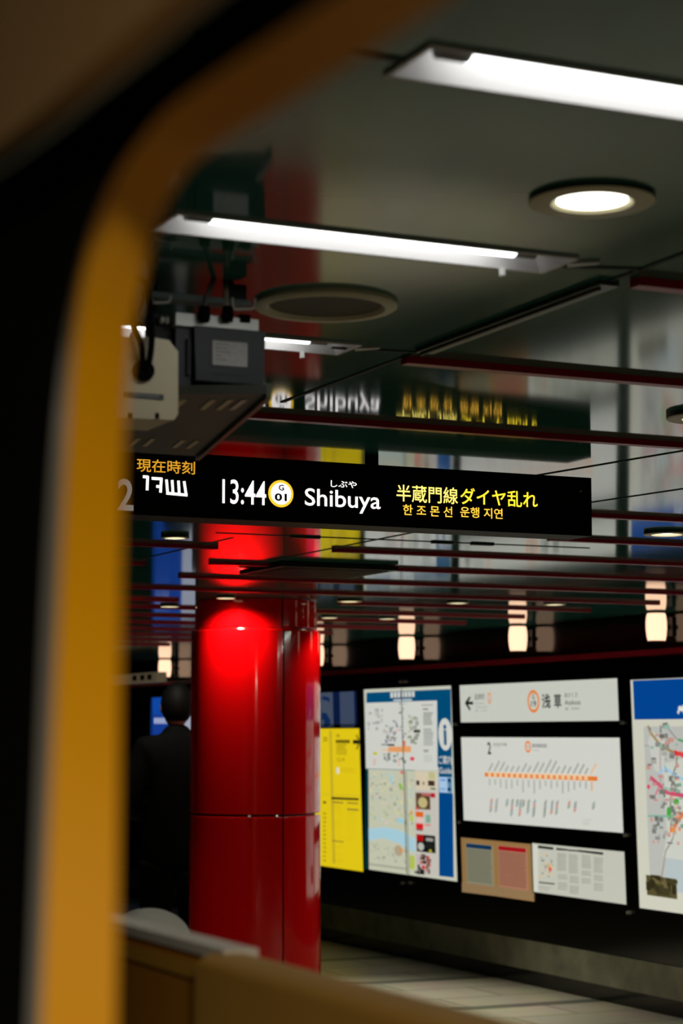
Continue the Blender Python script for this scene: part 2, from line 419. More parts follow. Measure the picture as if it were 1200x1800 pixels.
# ------------------------------------------------------------------ downlights and speaker
pf = on_z(450, 1050, CEIL)                       # where its front meets the ceiling
hd = Vector((pf.x, pf.y, 0)).normalized(); PR = .342
pc = Vector((pf.x, pf.y, 0)) + hd * PR * .93
def downlight(x, y, ro, ri, label, watts=9, cone=1.9, drop=.012, beam=Vector((0, 0, 0))):
    t = thing('downlight', label, 'downlight', (x, y, CEIL), 'round ceiling downlights')
    b = MB(); b.lathe([(ro, .001), (ro, -drop * .8)], (x, y, CEIL), 48, cap=False); b.build('ring_side', M['ring_shade'], t, smooth=True)
    b = MB(); b.lathe([(ro, -drop * .8), (ro * .97, -drop), (ri * 1.08, -drop), (ri, -drop * .4), (ri, .0005)], (x, y, CEIL), 48, cap=False); b.build('ring', M['ring'], t, smooth=True)
    b = MB(); b.lathe([(ri * .93, -.0035), (ri * .93, -.0015)], (x, y, CEIL), 40); b.build('lens', M['lens'], t)
    ld = bpy.data.lights.new('downlight_beam', 'SPOT'); ld.energy = watts; ld.color = (1, .97, .80); ld.spot_size = cone; ld.spot_blend = .6; ld.shadow_soft_size = ri * .6
    lo = bpy.data.objects.new('downlight_beam', ld); lo.location = Vector((x, y, CEIL - drop - .006)) + beam; link(lo, t); ld.energy = watts * DOWN
    return t
downlight(1.405, 2.250, .083, .050, 'large cream downlight with glowing lens, nearest the camera below the nearest fluorescent light', 3, drop=.007)
downlight(2.600, 3.705, .088, .050, 'downlight with a shaded side, cut by the right frame edge above the departure sign', 6)
downlight(4.010, 5.965, .080, .050, 'downlight just right of the departure sign end between two red fins', 8)
downlight(2.500, 6.800, .050, .034, 'small lit downlight below the departure sign, left of the red pillar top', 8)
downlight(4.545, 9.715, .066, .042, 'downlight right of the red pillar, over the yellow reflection', 8)
downlight(5.120, 9.590, .060, .040, 'downlight over the left edge of the backlit station name sign', 7)
downlight(5.650, 9.480, .060, .040, 'downlight directly above the wall lamp that is third from the right', 8)
downlight(3.840, 10.52, .052, .044, 'flat lit downlight above and left of the red pillar collar', 10)
downlight(5.080, 11.14, .050, .042, 'tiny lit downlight touching the right edge of the red pillar', 42, cone=1.3)
downlight(5.445, 11.10, .052, .042, 'tiny lit downlight above the wall lamp nearest the red pillar', 55, cone=1.3)
downlight(2.60, 9.30, .060, .042, 'downlight hidden in front of the far left fins', 8)
spot = on_z(397, 1048, CEIL)
downlight(spot.x, spot.y, .050, .043, 'downlight washing the front of the red pillar with light', 17, cone=2.66, beam=hd * -.045)

sp = on_z(572, 533, CEIL)
t = thing('ceiling_speaker', 'large round cream-rimmed ceiling speaker with a dark mesh face, right of the grey camera', 'speaker', (sp.x, sp.y, CEIL))
b = MB(); b.lathe([(.118, .001), (.118, -.006), (.112, -.010), (.098, -.010), (.092, -.004), (.092, .0005)], (sp.x, sp.y, CEIL), 64, cap=False); b.build('rim', M['ring'], t, smooth=True)
b = MB(); b.lathe([(.0925, -.0035), (.0925, -.001)], (sp.x, sp.y, CEIL), 64); b.build('mesh_face', M['grille'], t)

t = thing('air_vent', 'flat black air vent under the ceiling in front of the red pillar top', 'vent', (3.52, 7.82, CEIL))
b = MB(); b.box((3.27, 7.64, CEIL - .022), (3.80, 8.10, CEIL - .004)); b.build('vent_frame', M['black'], t, bevel=.003)
for k in range(8):
    b = MB(); b.box((3.30, 7.68 + k * .053, CEIL - .026), (3.77, 7.70 + k * .053, CEIL - .021)); b.build('slat', M['black'], t)
b = MB(); b.box((3.4, 7.7, CEIL - .005), (3.7, 8.0, CEIL + .001)); b.build('neck', M['black'], t)

# ------------------------------------------------------------------ departure sign
SY = 4.60
t = thing('departure_sign', 'long black electronic departure sign hanging under the ceiling with white and yellow lettering', 'sign', (2.1, SY + .06, CEIL))
b = MB(); b.box((1.30, SY, 2.118), (2.858, SY + .12, 2.273)); b.build('housing', M['sign_black'], t, bevel=.003)
for x in (1.45, 2.25):
    b = MB(); b.box((x - .012, SY + .06, 2.272), (x + .012, SY + .09, CEIL)); b.build('hanger', M['black'], t)
def sgn(x, y, off=0.0): p = on_y(x, y, SY); return Vector((p.x, SY - off, p.z))
p, q = sgn(690, 846), sgn(974, 922)
b = MB(); b.box((p.x, SY - .0012, q.z + .004), (q.x, SY, p.z)); SCR_R = b.build('led_screen', M['screen'], t)
p, q = sgn(372, 834), sgn(684, 908)
b = MB(); b.box((p.x, SY - .0012, q.z + .002), (q.x, SY, p.z)); SCR_L = b.build('led_screen', M['screen'], t)
b = MB(); p = sgn(1020, 864); b.lathe([(.003, 0), (.003, -.002)], (p.x, SY, p.z), 14, axis='y'); b.build('screw', M['metal'], t)
def sign_text(s, x0, x1, yt, yb, m, bold=0.0, name='lettering', off=.0022, par=None):
    a, c = sgn(x0, yb), sgn(x0, yt); d = sgn(x1, yb + (x1 - x0) * .045)
    W, H = d.x - a.x, c.z - a.z
    b = MB(); add_text(b, s, lambda u, v: (a.x + u * W, SY - off, a.z + v * H), bold=bold)
    return b.build(name, M[m], par or t)
sign_text('13:44', 390, 467, 842, 885, 'glow_white', .006, 'departure_time', par=SCR_L)
sign_text('しぶや', 580.5, 626, 844, 856, 'glow_white', .008, 'destination_reading', par=SCR_L)
sign_text('Shibuya', 535, 668, 858, 898, 'glow_white', .007, 'destination', par=SCR_L)
sign_text('半蔵門線', 696, 804, 851.5, 881.5, 'glow_pale', .006, 'service_message', par=SCR_R)
sign_text('ダイヤ乱れ', 808, 944, 857, 886, 'glow_yellow', .010, 'service_message', par=SCR_R)
sign_text('한 조 몬 선', 707.5, 794, 886.5, 905, 'glow_orange', .008, 'service_message', par=SCR_R)
sign_text('운행 지연', 808, 882.5, 890.5, 909, 'glow_orange', .008, 'service_message', par=SCR_R)
sign_text('現在時刻', 239.5, 342, 805.5, 829, 'glow_amber', .008, 'clock_caption')
sign_text('2', 206, 234, 841, 897, 'numeral', .02, 'platform_number')
p = sgn(493, 868)
rr = abs(sgn(515, 868).x - p.x)
b = MB(); b.lathe([(rr, 0), (rr, -.0006)], (p.x, SY - .0014, p.z), 48, axis='y'); BADGE = b.build('badge_ring', M['glow_ring'], t)
b = MB(); b.lathe([(rr * .80, 0), (rr * .80, -.0006)], (p.x, SY - .0022, p.z), 48, axis='y'); b.build('badge_face', M['glow_white'], BADGE)
sign_text('G', 488.5, 498, 852, 862.5, 'numeral_black', .03, 'badge_letter', .0040, BADGE)
sign_text('01', 481.5, 503, 867, 880.5, 'numeral_black', .035, 'badge_number', .0040, BADGE)
# clock digits, half of each scanned by the camera
b = MB()
def stroke(x0, y0, x1, y1, wd=5.0):
    p, q = sgn(x0, y0, .002), sgn(x1, y1, .002); d = (q - p).normalized(); n = Vector((-d.z, 0, d.x)) * (wd / FPX * 4.9 / 2)
    b.face([p - n, q - n, q + n, p + n])
for a in ((250.5, 838, 260, 838.5), (259, 837, 258, 862), (266, 841, 284, 842), (283, 840, 281.5, 866), (274, 855, 283, 856), (292, 843, 294, 866), (291.5, 867, 329, 870.5), (302, 844, 303.5, 868), (313, 845, 314.5, 869), (323, 846, 326.5, 870)): stroke(*a)
b.build('clock_digits', M['glow_white'], t)

# ------------------------------------------------------------------ red pillar
t = thing('red_pillar', 'thick round glossy red pillar standing on the platform below the departure sign', 'pillar', (pc.x, pc.y, 0))
toward = math.atan2(-hd.y, -hd.x)
def colz(y): return EYE + ((1290 - y) / 3621) * (pf.xy.length - 0.0)
zj, zc_ = colz(1432), colz(1104)
seam_a = toward + math.asin(min(1, (501 - 452) / 3621 * pf.xy.length / PR))
cuts = [seam_a + k * 2 * PI / 3 for k in range(3)]
g = .004 / PR
for k in range(3):
    a0, a1 = cuts[k] + g, cuts[k] + 2 * PI / 3 - g
    for nm, z0, z1, r0, r1 in (('lower_panel', 0.0, zj - .005, PR * 1.02, PR), ('middle_panel', zj + .005, zc_, PR, PR), ('upper_panel', zc_ + .004, CEIL, PR * .945, PR * .945)):
        b = MB()
        if nm == 'middle_panel': prof = [(PR * .9, z0), (r0 - .004, z0), (r0, z0 + .004), (r0, z0 + .009), (r1, z1 - .016), (r1, z1 - .008), (r1 - .003, z1 - .002), (r1 - .009, z1), (PR * .9, z1)]
        else: prof = [(PR * .9, z0), (r0 - .003, z0), (r0, z0 + .004), (r0, z0 + .009), (r1, z1 - .009), (r1, z1 - .004), (r1 - .003, z1), (PR * .9, z1)]
        b.lathe(prof, (pc.x, pc.y, 0), 40, a0=a0, a1=a1); b.build(nm, M['red'], t, smooth=True)
b = MB(); b.lathe([(PR * .92, 0), (PR * .92, CEIL)], (pc.x, pc.y, 0), 60); b.build('core', M['black'], t, smooth=True)
for px in (442, 490):
    a = toward + math.asin((px - 452) / 3621 * pf.xy.length / PR)
    b = MB(); b.ball((pc.x + math.cos(a) * PR * .995, pc.y + math.sin(a) * PR * .995, zj - .003), .008, .008, .006, 12, 8); b.build('panel_clip', M['metal'], t, smooth=True)

# ------------------------------------------------------------------ wall lamps
def sconce_parts(t, Y):
    X = 6.60
    b = MB(); b.lathe([(.050, 2.132), (.056, 2.16), (.060, 2.20), (.060, 2.24), (.056, 2.275), (.051, 2.290)], (X, Y, 0), 32); sh = b.build('shade', M['sconce'], t, smooth=True)
    b = MB(); b.lathe([(.020, 2.122), (.052, 2.124), (.052, 2.132), (.020, 2.132)], (X, Y, 0), 32); b.build('lower_cap', M['black'], sh)
    b = MB(); b.lathe([(.052, 2.2905), (.052, 2.295), (.02, 2.297)], (X, Y, 0), 32); b.build('upper_cap', M['black'], sh)
    b = MB(); b.box((X + .045, Y - .012, 2.20), (6.70, Y + .012, 2.225)); b.box((6.685, Y - .035, 2.16), (6.70, Y + .035, 2.27)); b.build('bracket', M['black'], t)
WG = 'glowing wall lamps above the posters'
names = {8.34: 'wall lamp just beyond the right frame edge', 9.94: 'glowing cylinder wall lamp at the right edge, above the blue-headed route map', 11.54: 'glowing cylinder wall lamp above the backlit station name sign',
         13.14: 'glowing cylinder wall lamp above the blue information guide poster', 14.72: 'glowing cylinder wall lamp mostly hidden by the red pillar', 16.4: 'glowing cylinder wall lamp behind the red pillar', 18.2: 'glowing cylinder wall lamp left of the red pillar, above the person in black'}
proto = None
for Y, lab in names.items():
    if proto is None:
        proto = thing('wall_lamp', lab, 'wall lamp', (6.70, Y, 2.2), WG); sconce_parts(proto, Y); Yp = Y
    else:
        copy_tree(proto, (6.70, Y, 2.2), lab, WG)

# ------------------------------------------------------------------ posters and signs on the wall
OFF0 = -.001
class Sheet:
    """a printed sheet on the leaning wall: coloured patches and lettering in one mesh"""
    def __init__(self): self.mb = MB(); self.lay = 0
    def P(self, Y, z, d): return (wall_x(z) - OFF0 - d, Y, z)
    def base(self, Y0, Y1, z0, z1, c, th=.005):
        self.mb.c = c; self.mb.hull([self.P(Y, z, d) for Y, z, d in ((Y0, z0, 0), (Y1, z0, 0), (Y1, z0, th), (Y0, z0, th), (Y0, z1, 0), (Y1, z1, 0), (Y1, z1, th), (Y0, z1, th))])
        self.th = th; self.rng = (Y0, Y1, z0, z1)
    def d(self, lay): return self.th + .0006 + .0006 * lay
    def poly(self, pts, c, lay=0):                  # points are sight lines (x, y) to the wall
        q = [on_w(x, y) for x, y in pts]; self.mb.face([self.P(Y, z, self.d(lay)) for Y, z in q], c)
    def rect(self, x0, y0, x1, y1, c, lay=0):       # top-left and bottom-right corners
        (Ya, za), (Yb, zb) = on_w(x0, y0), on_w(x1, y1)
        self.mb.face([self.P(Y, z, self.d(lay)) for Y, z in ((Ya, zb), (Yb, zb), (Yb, za), (Ya, za))], c)
    def disc(self, x, y, rx, ry, c, lay=0, hole=0.0, n=36):
        Yc, zc = on_w(x, y); Yr = abs(on_w(x + rx, y)[0] - Yc); zr = abs(on_w(x, y + ry)[1] - zc)
        ring = lambda k: [self.P(Yc + Yr * k * math.cos(2 * PI * i / n), zc + zr * k * math.sin(2 * PI * i / n), self.d(lay)) for i in range(n)]
        if not hole: self.mb.face(ring(1), c)
        else:
            A, B = ring(1), ring(hole)
            for i in range(n): j = (i + 1) % n; self.mb.face([A[i], A[j], B[j], B[i]], c)
    def text(self, s, x0, y0, x1, y1, c, bold=0.0, lay=2):
        (Ya, za), (Yb, zb) = on_w(x0, y0), on_w(x1, y1)
        add_text(self.mb, s, lambda u, v: self.P(Ya + (Yb - Ya) * u, zb + (za - zb) * v, self.d(lay)), c, bold)
    def line(self, pts, wd, c, lay=1):              # a drawn line, width in metres
        q = [Vector(on_w(x, y)) for x, y in pts]
        for a, e in zip(q, q[1:]):
            dd = (e - a).normalized(); n = Vector((-dd.y, dd.x)) * wd / 2; a2, e2 = a - dd * wd * .3, e + dd * wd * .3
            self.mb.face([self.P(v.x, v.y, self.d(lay)) for v in (a2 - n, e2 - n, e2 + n, a2 + n)], c)
    def rows(self, x0, y0, x1, y1, n, c, lay=1, rag=.25, fill=.5):   # lines of small print
        for i in range(n):
            ya = y0 + (y1 - y0) * i / n; sl = 0
            xe = x1 - (x1 - x0) * rag * random.random()
            self.rect(x0, ya, xe, ya + (y1 - y0) / n * fill, c, lay)
    def specks(self, x0, y0, x1, y1, n, cols, sz=(.012, .035), lay=1):
        (Ya, za), (Yb, zb) = on_w(x0, y0), on_w(x1, y1)
        for _ in range(n):
            Y, z = random.uniform(Yb, Ya), random.uniform(zb, za); s, h = random.uniform(*sz), random.uniform(sz[0] * .5, sz[1] * .5)
            self.mb.face([self.P(Y + a * s / 2, z + e * h / 2, self.d(lay) + random.random() * .0003) for a, e in ((-1, -1), (1, -1), (1, 1), (-1, 1))], random.choice(cols))
    def build(self, name, m, parent=None): return self.mb.build(name, m, parent)
def board(name, label, cat, Y0, Y1, z0, z1, fr=.018, group=None):
    """a poster case: black raised frame; the sheet is added by the caller"""
    t = thing(name, label, cat, (wall_x(z0), (Y0 + Y1) / 2, z0), group)
    b = MB(); P = lambda Y, z, d: (wall_x(z) - d, Y, z)
    for (ya, yb, za, zb) in ((Y0 - fr, Y1 + fr, z0 - fr, z0), (Y0 - fr, Y1 + fr, z1, z1 + fr), (Y0 - fr, Y0, z0, z1), (Y1, Y1 + fr, z0, z1)):
        b.hull([P(Y, z, d) for Y, z, d in ((ya, za, 0), (yb, za, 0), (yb, za, .009), (ya, za, .009), (ya, zb, 0), (yb, zb, 0), (yb, zb, .009), (ya, zb, .009))])
    b.build('frame', M['sign_black'], t)
    return t
def clasp(t, x, y):
    Y, z = on_w(x, y)
    b = MB(); b.cyl((wall_x(z) + .002, Y, z), (wall_x(z) - .020, Y, z), .011, 14); b.build('clasp', M['metal'], t, smooth=True)

INK = rgb(20, 28, 24); GREY = rgb(140, 145, 138); PALE = rgb(206, 209, 198); WHITE = rgb(216, 218, 210); ORANGE = rgb(236, 130, 48)

# --- station name sign
t = board('station_name_sign', 'wide white backlit station name sign with orange circle, above the line map', 'sign', 10.432, 12.43, 1.678, 1.930)
s = Sheet(); s.base(10.432, 12.43, 1.678, 1.930, PALE)
o = lambda a, c: (790 + a / 3.636, 1180 + c / 3.636)
s.line([o(108, 203), o(152, 203)], .020, INK); s.line([o(133, 168), o(108, 203), o(133, 242)], .020, INK)
s.text('田原町', *o(165, 148), *o(230, 180), INK); s.text('Tawaramachi', *o(168, 197), *o(225, 210), GREY); s.text('Tawaramachi', *o(168, 222), *o(247, 234), GREY); s.text('田原町', *o(168, 247), *o(190, 260), GREY); s.text('다와라', *o(205, 245), *o(245, 258), GREY)
s.disc(*o(259, 172), 3.6, 10, ORANGE, 1, .72); s.text('G', *o(254, 155), *o(264, 170), GREY); s.text('18', *o(252, 175), *o(266, 190), GREY)
s.disc(*o(540, 192), 10.6, 20, ORANGE, 1, .74); s.text('G', *o(531, 147), *o(547, 178), INK, .01); s.text('19', *o(524, 188), *o(558, 226), INK, .01)
s.text('浅', *o(592, 146), *o(650, 236), INK, .02); s.text('草', *o(670, 146), *o(720, 236), INK, .02)
s.text('あさくさ', *o(738, 138), *o(822, 165), INK); s.text('Asakusa', *o(740, 184), *o(842, 212), INK); s.text('浅草', *o(742, 232), *o(763, 248), INK); s.text('아사쿠사', *o(782, 231), *o(835, 246), INK)
s.build('sign_face', M['print_lit'], t)
clasp(t, 802, 1273); clasp(t, 1095, 1270)

# --- line map
t = board('line_map', 'wide white backlit line map with an orange line of stations, below the station name sign', 'route map', 10.432, 12.433, 1.016, 1.577)
s = Sheet(); s.base(10.432, 12.433, 1.016, 1.577, WHITE)
o = lambda a, c: (820 + a / 4.286, 1290 + c / 4.286)
s.text('2', *o(160, 62), *o(190, 154), INK, .02); s.text('渋谷方面', *o(203, 68), *o(308, 90), INK); s.text('for Shibuya', *o(205, 93), *o(270, 102), GREY)
s.disc(*o(467, 97), 5.4, 10.5, ORANGE, 1, .62); s.text('G', *o(461, 84), *o(473, 108), INK)
s.text('銀座線路線図', *o(497, 74), *o(608, 104), INK); s.text('Ginza Line', *o(500, 116), *o(552, 130), GREY)
Ya, za = on_w(*o(140, 291)); Yb, zb = on_w(*o(140, 322)); Yc = on_w(*o(990, 330))[0]
s.mb.face([s.P(Y, z, s.d(1)) for Y, z in ((Ya, zb), (Yc, zb), (Yc, za), (Ya, za))], ORANGE)
for i in range(19):
    x = 178 + 41.5 * i + i * i * .07; yb = 304 + (x - 140) * .030
    Y0, z0 = on_w(*o(x, yb)); wd = .020
    if i < 18: s.mb.face([s.P(Y0 + a * wd, z0 + e * .016, s.d(2)) for a, e in ((-1, -1), (1, -1), (1, 1), (-1, 1))], rgb(244, 205, 160))
    c = rgb(165, 168, 163) if i < 18 else rgb(228, 190, 150)
    n = random.uniform(34, 92); m_ = random.uniform(30, 95)
    s.line([o(x - 6, yb - 28), o(x - 6 + n * .52, yb - 28 - n)], .016, c)
    s.line([o(x, yb + 38), o(x, yb + 38 + m_)], .016, rgb(166, 169, 164) if i < 18 else rgb(226, 160, 120))
for x in (190, 230, 308, 348, 385, 410, 432, 470, 515, 597, 648, 685, 775, 822, 960):
    for k in range(random.randint(2, 5)):
        yy = 490 + (x - 140) * .035 + k * 24
        s.line([o(x + 8 - k * 2, yy), o(x - 4 - k * 2, yy + 20)], .020, random.choice([rgb(150, 156, 150), rgb(165, 170, 165), rgb(150, 165, 150), rgb(205, 150, 140), rgb(155, 170, 175), rgb(160, 165, 160)]))
s.rows(*o(876, 640), *o(945, 690), 4, GREY); s.build('map_face', M['print_lit'], t)
clasp(t, 808, 1445); clasp(t, 1101, 1468)

# --- guide poster
t = board('guide_poster', 'tall blue backlit information guide poster with two maps and a white i badge', 'poster', 12.548, 13.955, .595, 1.931)
s = Sheet(); s.base(12.548, 13.955, .595, 1.931, rgb(205, 208, 190))
o1 = lambda a, c: (640 + a / 7.06, 1190 + c / 7.06); o2 = lambda a, c: (640 + a / 7.06, 1340 + c / 7.06)
TEAL = rgb(0, 78, 122); BLUE = rgb(0, 72, 140)
s.poly([o1(35, 195), o1(1080, 150), o2(1118, 1430), o2(935, 1410), o2(930, 60), o2(20, 75)], TEAL, 0)
s.poly([o2(935, 390), o2(1108, 395), o2(1118, 1430), o2(940, 1408)], BLUE, 1)
s.poly([o2(12, 85), o2(60, 85), o2(66, 1330), o2(22, 1325)], rgb(0, 62, 70), 1)
for k in range(7): s.rect(*o1(332 + k * 44, 190 - k * 1.6), *o1(368 + k * 44, 258 - k * 2), WHITE, 2)
s.rect(*o1(370, 278), *o1(600, 295), rgb(190, 205, 205), 2)
s.poly([o1(30, 322), o1(910, 292), o1(918, 1150), o1(22, 1140)], WHITE, 1)
s.rows(*o1(740, 440), *o1(865, 605), 9, GREY, 2); s.rows(*o1(745, 640), *o1(870, 860), 11, GREY, 2); s.rows(*o1(745, 905), *o1(815, 940), 2, INK, 2); s.rows(*o1(745, 970), *o1(870, 1065), 5, rgb(180, 184, 178), 2); s.rows(*o1(720, 345), *o1(865, 360), 1, GREY, 2); s.rect(*o1(735, 390), *o1(805, 410), GREY, 2)
s.poly([o1(305, 868), o1(590, 858), o1(590, 935), o1(305, 930)], rgb(238, 165, 105), 2); s.rect(*o1(225, 885), *o1(305, 925), rgb(228, 205, 180), 2); s.rect(*o1(480, 790), *o1(525, 870), rgb(232, 130, 90), 2)
s.disc(*o1(605, 1015), 4, 3.6, rgb(225, 70, 90), 3); s.disc(*o1(145, 950), 4.6, 3, rgb(205, 200, 70), 3)
s.rect(*o1(622, 655), *o1(705, 690), INK, 3); s.rect(*o1(300, 832), *o1(385, 856), INK, 3); s.rect(*o1(220, 830), *o1(300, 850), GREY, 3)
s.specks(*o1(440, 330), *o1(545, 850), 20, [rgb(130, 136, 130), GREY, rgb(160, 166, 160), rgb(170, 176, 180)], (.012, .04), 3)
s.specks(*o1(560, 450), *o1(680, 830), 22, [rgb(165, 168, 160), rgb(150, 156, 140), rgb(195, 195, 165)], (.02, .07), 3)
s.specks(*o1(250, 540), *o1(430, 800), 26, [GREY, rgb(150, 150, 165), rgb(225, 190, 185)], (.015, .06), 3)
s.specks(*o1(50, 380), *o1(240, 690), 18, [rgb(170, 172, 168), rgb(190, 190, 185)], (.02, .07), 3)
s.specks(*o1(210, 940), *o1(520, 1060), 16, [GREY, rgb(120, 125, 118)], (.02, .06), 3)
s.rows(*o1(118, 1020), *o1(160, 1105), 3, rgb(220, 150, 145), 3); s.rows(*o1(425, 1020), *o1(460, 1115), 4, rgb(230, 165, 140), 3)
s.poly([o2(60, 105), o2(640, 105), o2(640, 1392), o2(70, 1340)], rgb(203, 205, 180), 1)
s.specks(*o2(80, 120), *o2(620, 780), 150, [rgb(180, 185, 160), rgb(215, 200, 170), rgb(180, 205, 205), rgb(222, 200, 200), rgb(190, 200, 150), rgb(160, 165, 150), rgb(225, 218, 170)], (.012, .05), 2)
s.specks(*o2(80, 1000), *o2(600, 1260), 50, [rgb(180, 185, 165), rgb(190, 195, 175), rgb(165, 170, 155)], (.012, .04), 2)
s.poly([o2(62, 822), o2(250, 805), o2(400, 830), o2(540, 882), o2(640, 950), o2(640, 1122), o2(560, 1082), o2(440, 1005), o2(240, 940), o2(64, 970)], rgb(172, 212, 226), 3)
s.disc(*o2(435, 1095), 7.5, 9.5, rgb(185, 168, 140), 3); s.disc(*o2(470, 1095), 2.6, 3.4, rgb(230, 150, 70), 4)
s.poly([o2(430, 265), o2(470, 255), o2(500, 335), o2(455, 345)], rgb(150, 190, 100), 4); s.rect(*o2(420, 690), *o2(500, 760), rgb(160, 210, 222), 4); s.poly([o2(335, 150), o2(365, 150), o2(365, 260), o2(335, 255)], rgb(170, 210, 225), 4)
s.poly([o2(570, 1150), o2(640, 1165), o2(640, 1330), o2(570, 1320)], rgb(185, 200, 90), 4); s.rect(*o2(575, 600), *o2(612, 650), rgb(220, 160, 90), 4); s.rect(*o2(570, 660), *o2(625, 730), rgb(190, 205, 110), 4); s.disc(*o2(480, 125), 4, 2.4, rgb(230, 110, 120), 4)
s.rect(*o2(70, 1275), *o2(540, 1310), rgb(170, 175, 155), 4); s.rect(*o2(540, 108), *o2(556, 1395), rgb(165, 170, 155), 5); s.rect(*o2(20, 82), *o2(640, 97), rgb(30, 90, 95), 5)
s.poly([o2(640, 100), o2(920, 100), o2(930, 1415), o2(640, 1392)], rgb(205, 200, 190), 1)
s.rect(*o2(645, 115), *o2(905, 350), rgb(222, 208, 180), 2); s.rect(*o2(655, 225), *o2(695, 285), rgb(60, 30, 22), 3); s.rect(*o2(800, 225), *o2(885, 295), rgb(70, 50, 36), 3); s.rect(*o2(735, 240), *o2(755, 280), rgb(120, 90, 70), 3); s.rect(*o2(830, 315), *o2(895, 340), rgb(60, 110, 90), 3); s.rect(*o2(805, 120), *o2(890, 210), rgb(195, 195, 140), 3)
s.rect(*o2(645, 375), *o2(830, 590), rgb(95, 70, 45), 2); s.disc(*o2(735, 500), 8, 9.5, rgb(200, 185, 130), 3); s.rect(*o2(830, 380), *o2(890, 440), rgb(190, 25, 40), 3); s.rect(*o2(720, 375), *o2(830, 420), rgb(190, 110, 105), 3); s.rect(*o2(645, 555), *o2(690, 590), rgb(215, 90, 85), 4)
s.rect(*o2(645, 610), *o2(742, 682), rgb(235, 105, 30), 2); s.rect(*o2(650, 690), *o2(742, 745), rgb(235, 200, 190), 2); s.rect(*o2(650, 755), *o2(742, 832), rgb(225, 30, 32), 2); s.rect(*o2(770, 650), *o2(832, 752), rgb(130, 175, 150), 2); s.rect(*o2(760, 765), *o2(835, 790), rgb(225, 120, 110), 3); s.rect(*o2(655, 825), *o2(735, 850), rgb(110, 50, 50), 3)
s.rect(*o2(655, 890), *o2(895, 1130), rgb(20, 24, 22), 2); s.rect(*o2(660, 892), *o2(745, 980), rgb(180, 15, 18), 3); s.disc(*o2(712, 1045), 5.5, 7, rgb(190, 192, 185), 3); s.rect(*o2(775, 935), *o2(865, 985), rgb(160, 160, 152), 3); s.rows(*o2(775, 1000), *o2(870, 1060), 4, rgb(90, 92, 86), 3); s.disc(*o2(830, 1100), 2.6, 2.6, rgb(190, 180, 50), 3)
s.rect(*o2(650, 1140), *o2(835, 1395), rgb(195, 190, 182), 2); s.specks(*o2(655, 1150), *o2(830, 1390), 26, [INK, rgb(90, 80, 75), rgb(200, 120, 110), rgb(220, 215, 205)], (.02, .08), 3); s.poly([o2(720, 1290), o2(745, 1270), o2(778, 1310), o2(740, 1330)], rgb(215, 30, 50), 5); s.rect(*o2(785, 1160), *o2(820, 1210), rgb(200, 60, 60), 5)
s.disc(*o1(1012, 712), 12, 28.5, WHITE, 2); s.text('i', *o1(990, 590), *o1(1035, 845), TEAL, .03, 3)
s.text('ご案内', *o1(930, 975), *o1(1095, 1085), WHITE, .01); s.text('Guide', *o1(940, 1122), *o1(1092, 1202), WHITE, .01)
s.rect(*o2(935, 180), *o2(1104, 382), rgb(175, 205, 235), 2); s.rect(*o2(1040, 190), *o2(1100, 375), rgb(90, 140, 170), 3); s.rect(*o2(1042, 205), *o2(1085, 248), rgb(10, 50, 100), 4); s.rect(*o2(1042, 315), *o2(1085, 355), rgb(10, 50, 100), 4); s.rect(*o2(955, 205), *o2(1022, 235), rgb(110, 160, 215), 4); s.rect(*o2(955, 320), *o2(1020, 345), rgb(120, 165, 215), 4)
s.build('poster_sheet', M['print_lit'], t)
for x, y in ((706, 1198), (714, 1198), (709, 1552), (723, 1552)): clasp(t, x, y)
# edge of the sliding glass in front of the poster
Yg = on_w(712, 1370)[0]
b = MB(); b.hull([(wall_x(z) - d, Y, z) for z in (.60, 1.925) for Y, d in ((Yg - .0015, .0065), (Yg + .0015, .0065), (Yg + .0015, .012), (Yg - .0015, .012))]); b.build('glass_edge', M['dark_metal'], t)

# --- yellow exit guide with the blue strip above
t = board('exit_guide_board', 'tall yellow backlit exit guide board with black arrow, beside the red pillar', 'sign', 14.045, 15.30, .572, 1.641, fr=.012)
s = Sheet(); YEL = rgb(236, 208, 24)
s.base(14.045, 15.30, .572, 1.641, YEL)
o = lambda a, c: (560 + a / 5, 1190 + c / 5)
s.rect(*o(122, 470), *o(128, 1640), rgb(205, 180, 40), 1); s.poly([o(40, 1028), o(378, 1040), o(378, 1046), o(40, 1034)], rgb(205, 180, 40), 1)
s.line([o(310, 571), o(360, 571)], .030, INK); s.line([o(338, 512), o(362, 571), o(340, 632)], .018, rgb(90, 80, 20))
s.rows(*o(160, 505), *o(195, 535), 2, rgb(130, 115, 20), 2); s.rect(*o(155, 552), *o(280, 582), rgb(110, 100, 20), 2); s.rows(*o(160, 592), *o(262, 690), 5, rgb(150, 132, 20), 2); s.text('G4', *o(165, 705), *o(235, 745), rgb(150, 132, 20), 0, 2)
s.rect(*o(160, 795), *o(185, 850), rgb(225, 225, 215), 2); s.rows(*o(195, 800), *o(340, 850), 3, rgb(175, 155, 20), 2)
s.poly([o(118, 1055), o(358, 1066), o(358, 1084), o(118, 1075)], INK, 2); s.rect(*o(125, 1094), *o(222, 1112), rgb(120, 105, 50), 2); s.rect(*o(255, 1100), *o(352, 1118), rgb(120, 105, 50), 2); s.rect(*o(255, 1156), *o(356, 1176), rgb(120, 105, 50), 2); s.rect(*o(125, 1434), *o(226, 1454), rgb(120, 105, 50), 2)
s.rows(*o(125, 1125), *o(220, 1420), 17, rgb(175, 155, 20), 2); s.rows(*o(125, 1470), *o(225, 1640), 9, rgb(175, 155, 20), 2); s.rows(*o(255, 1190), *o(352, 1460), 15, rgb(175, 155, 20), 2)
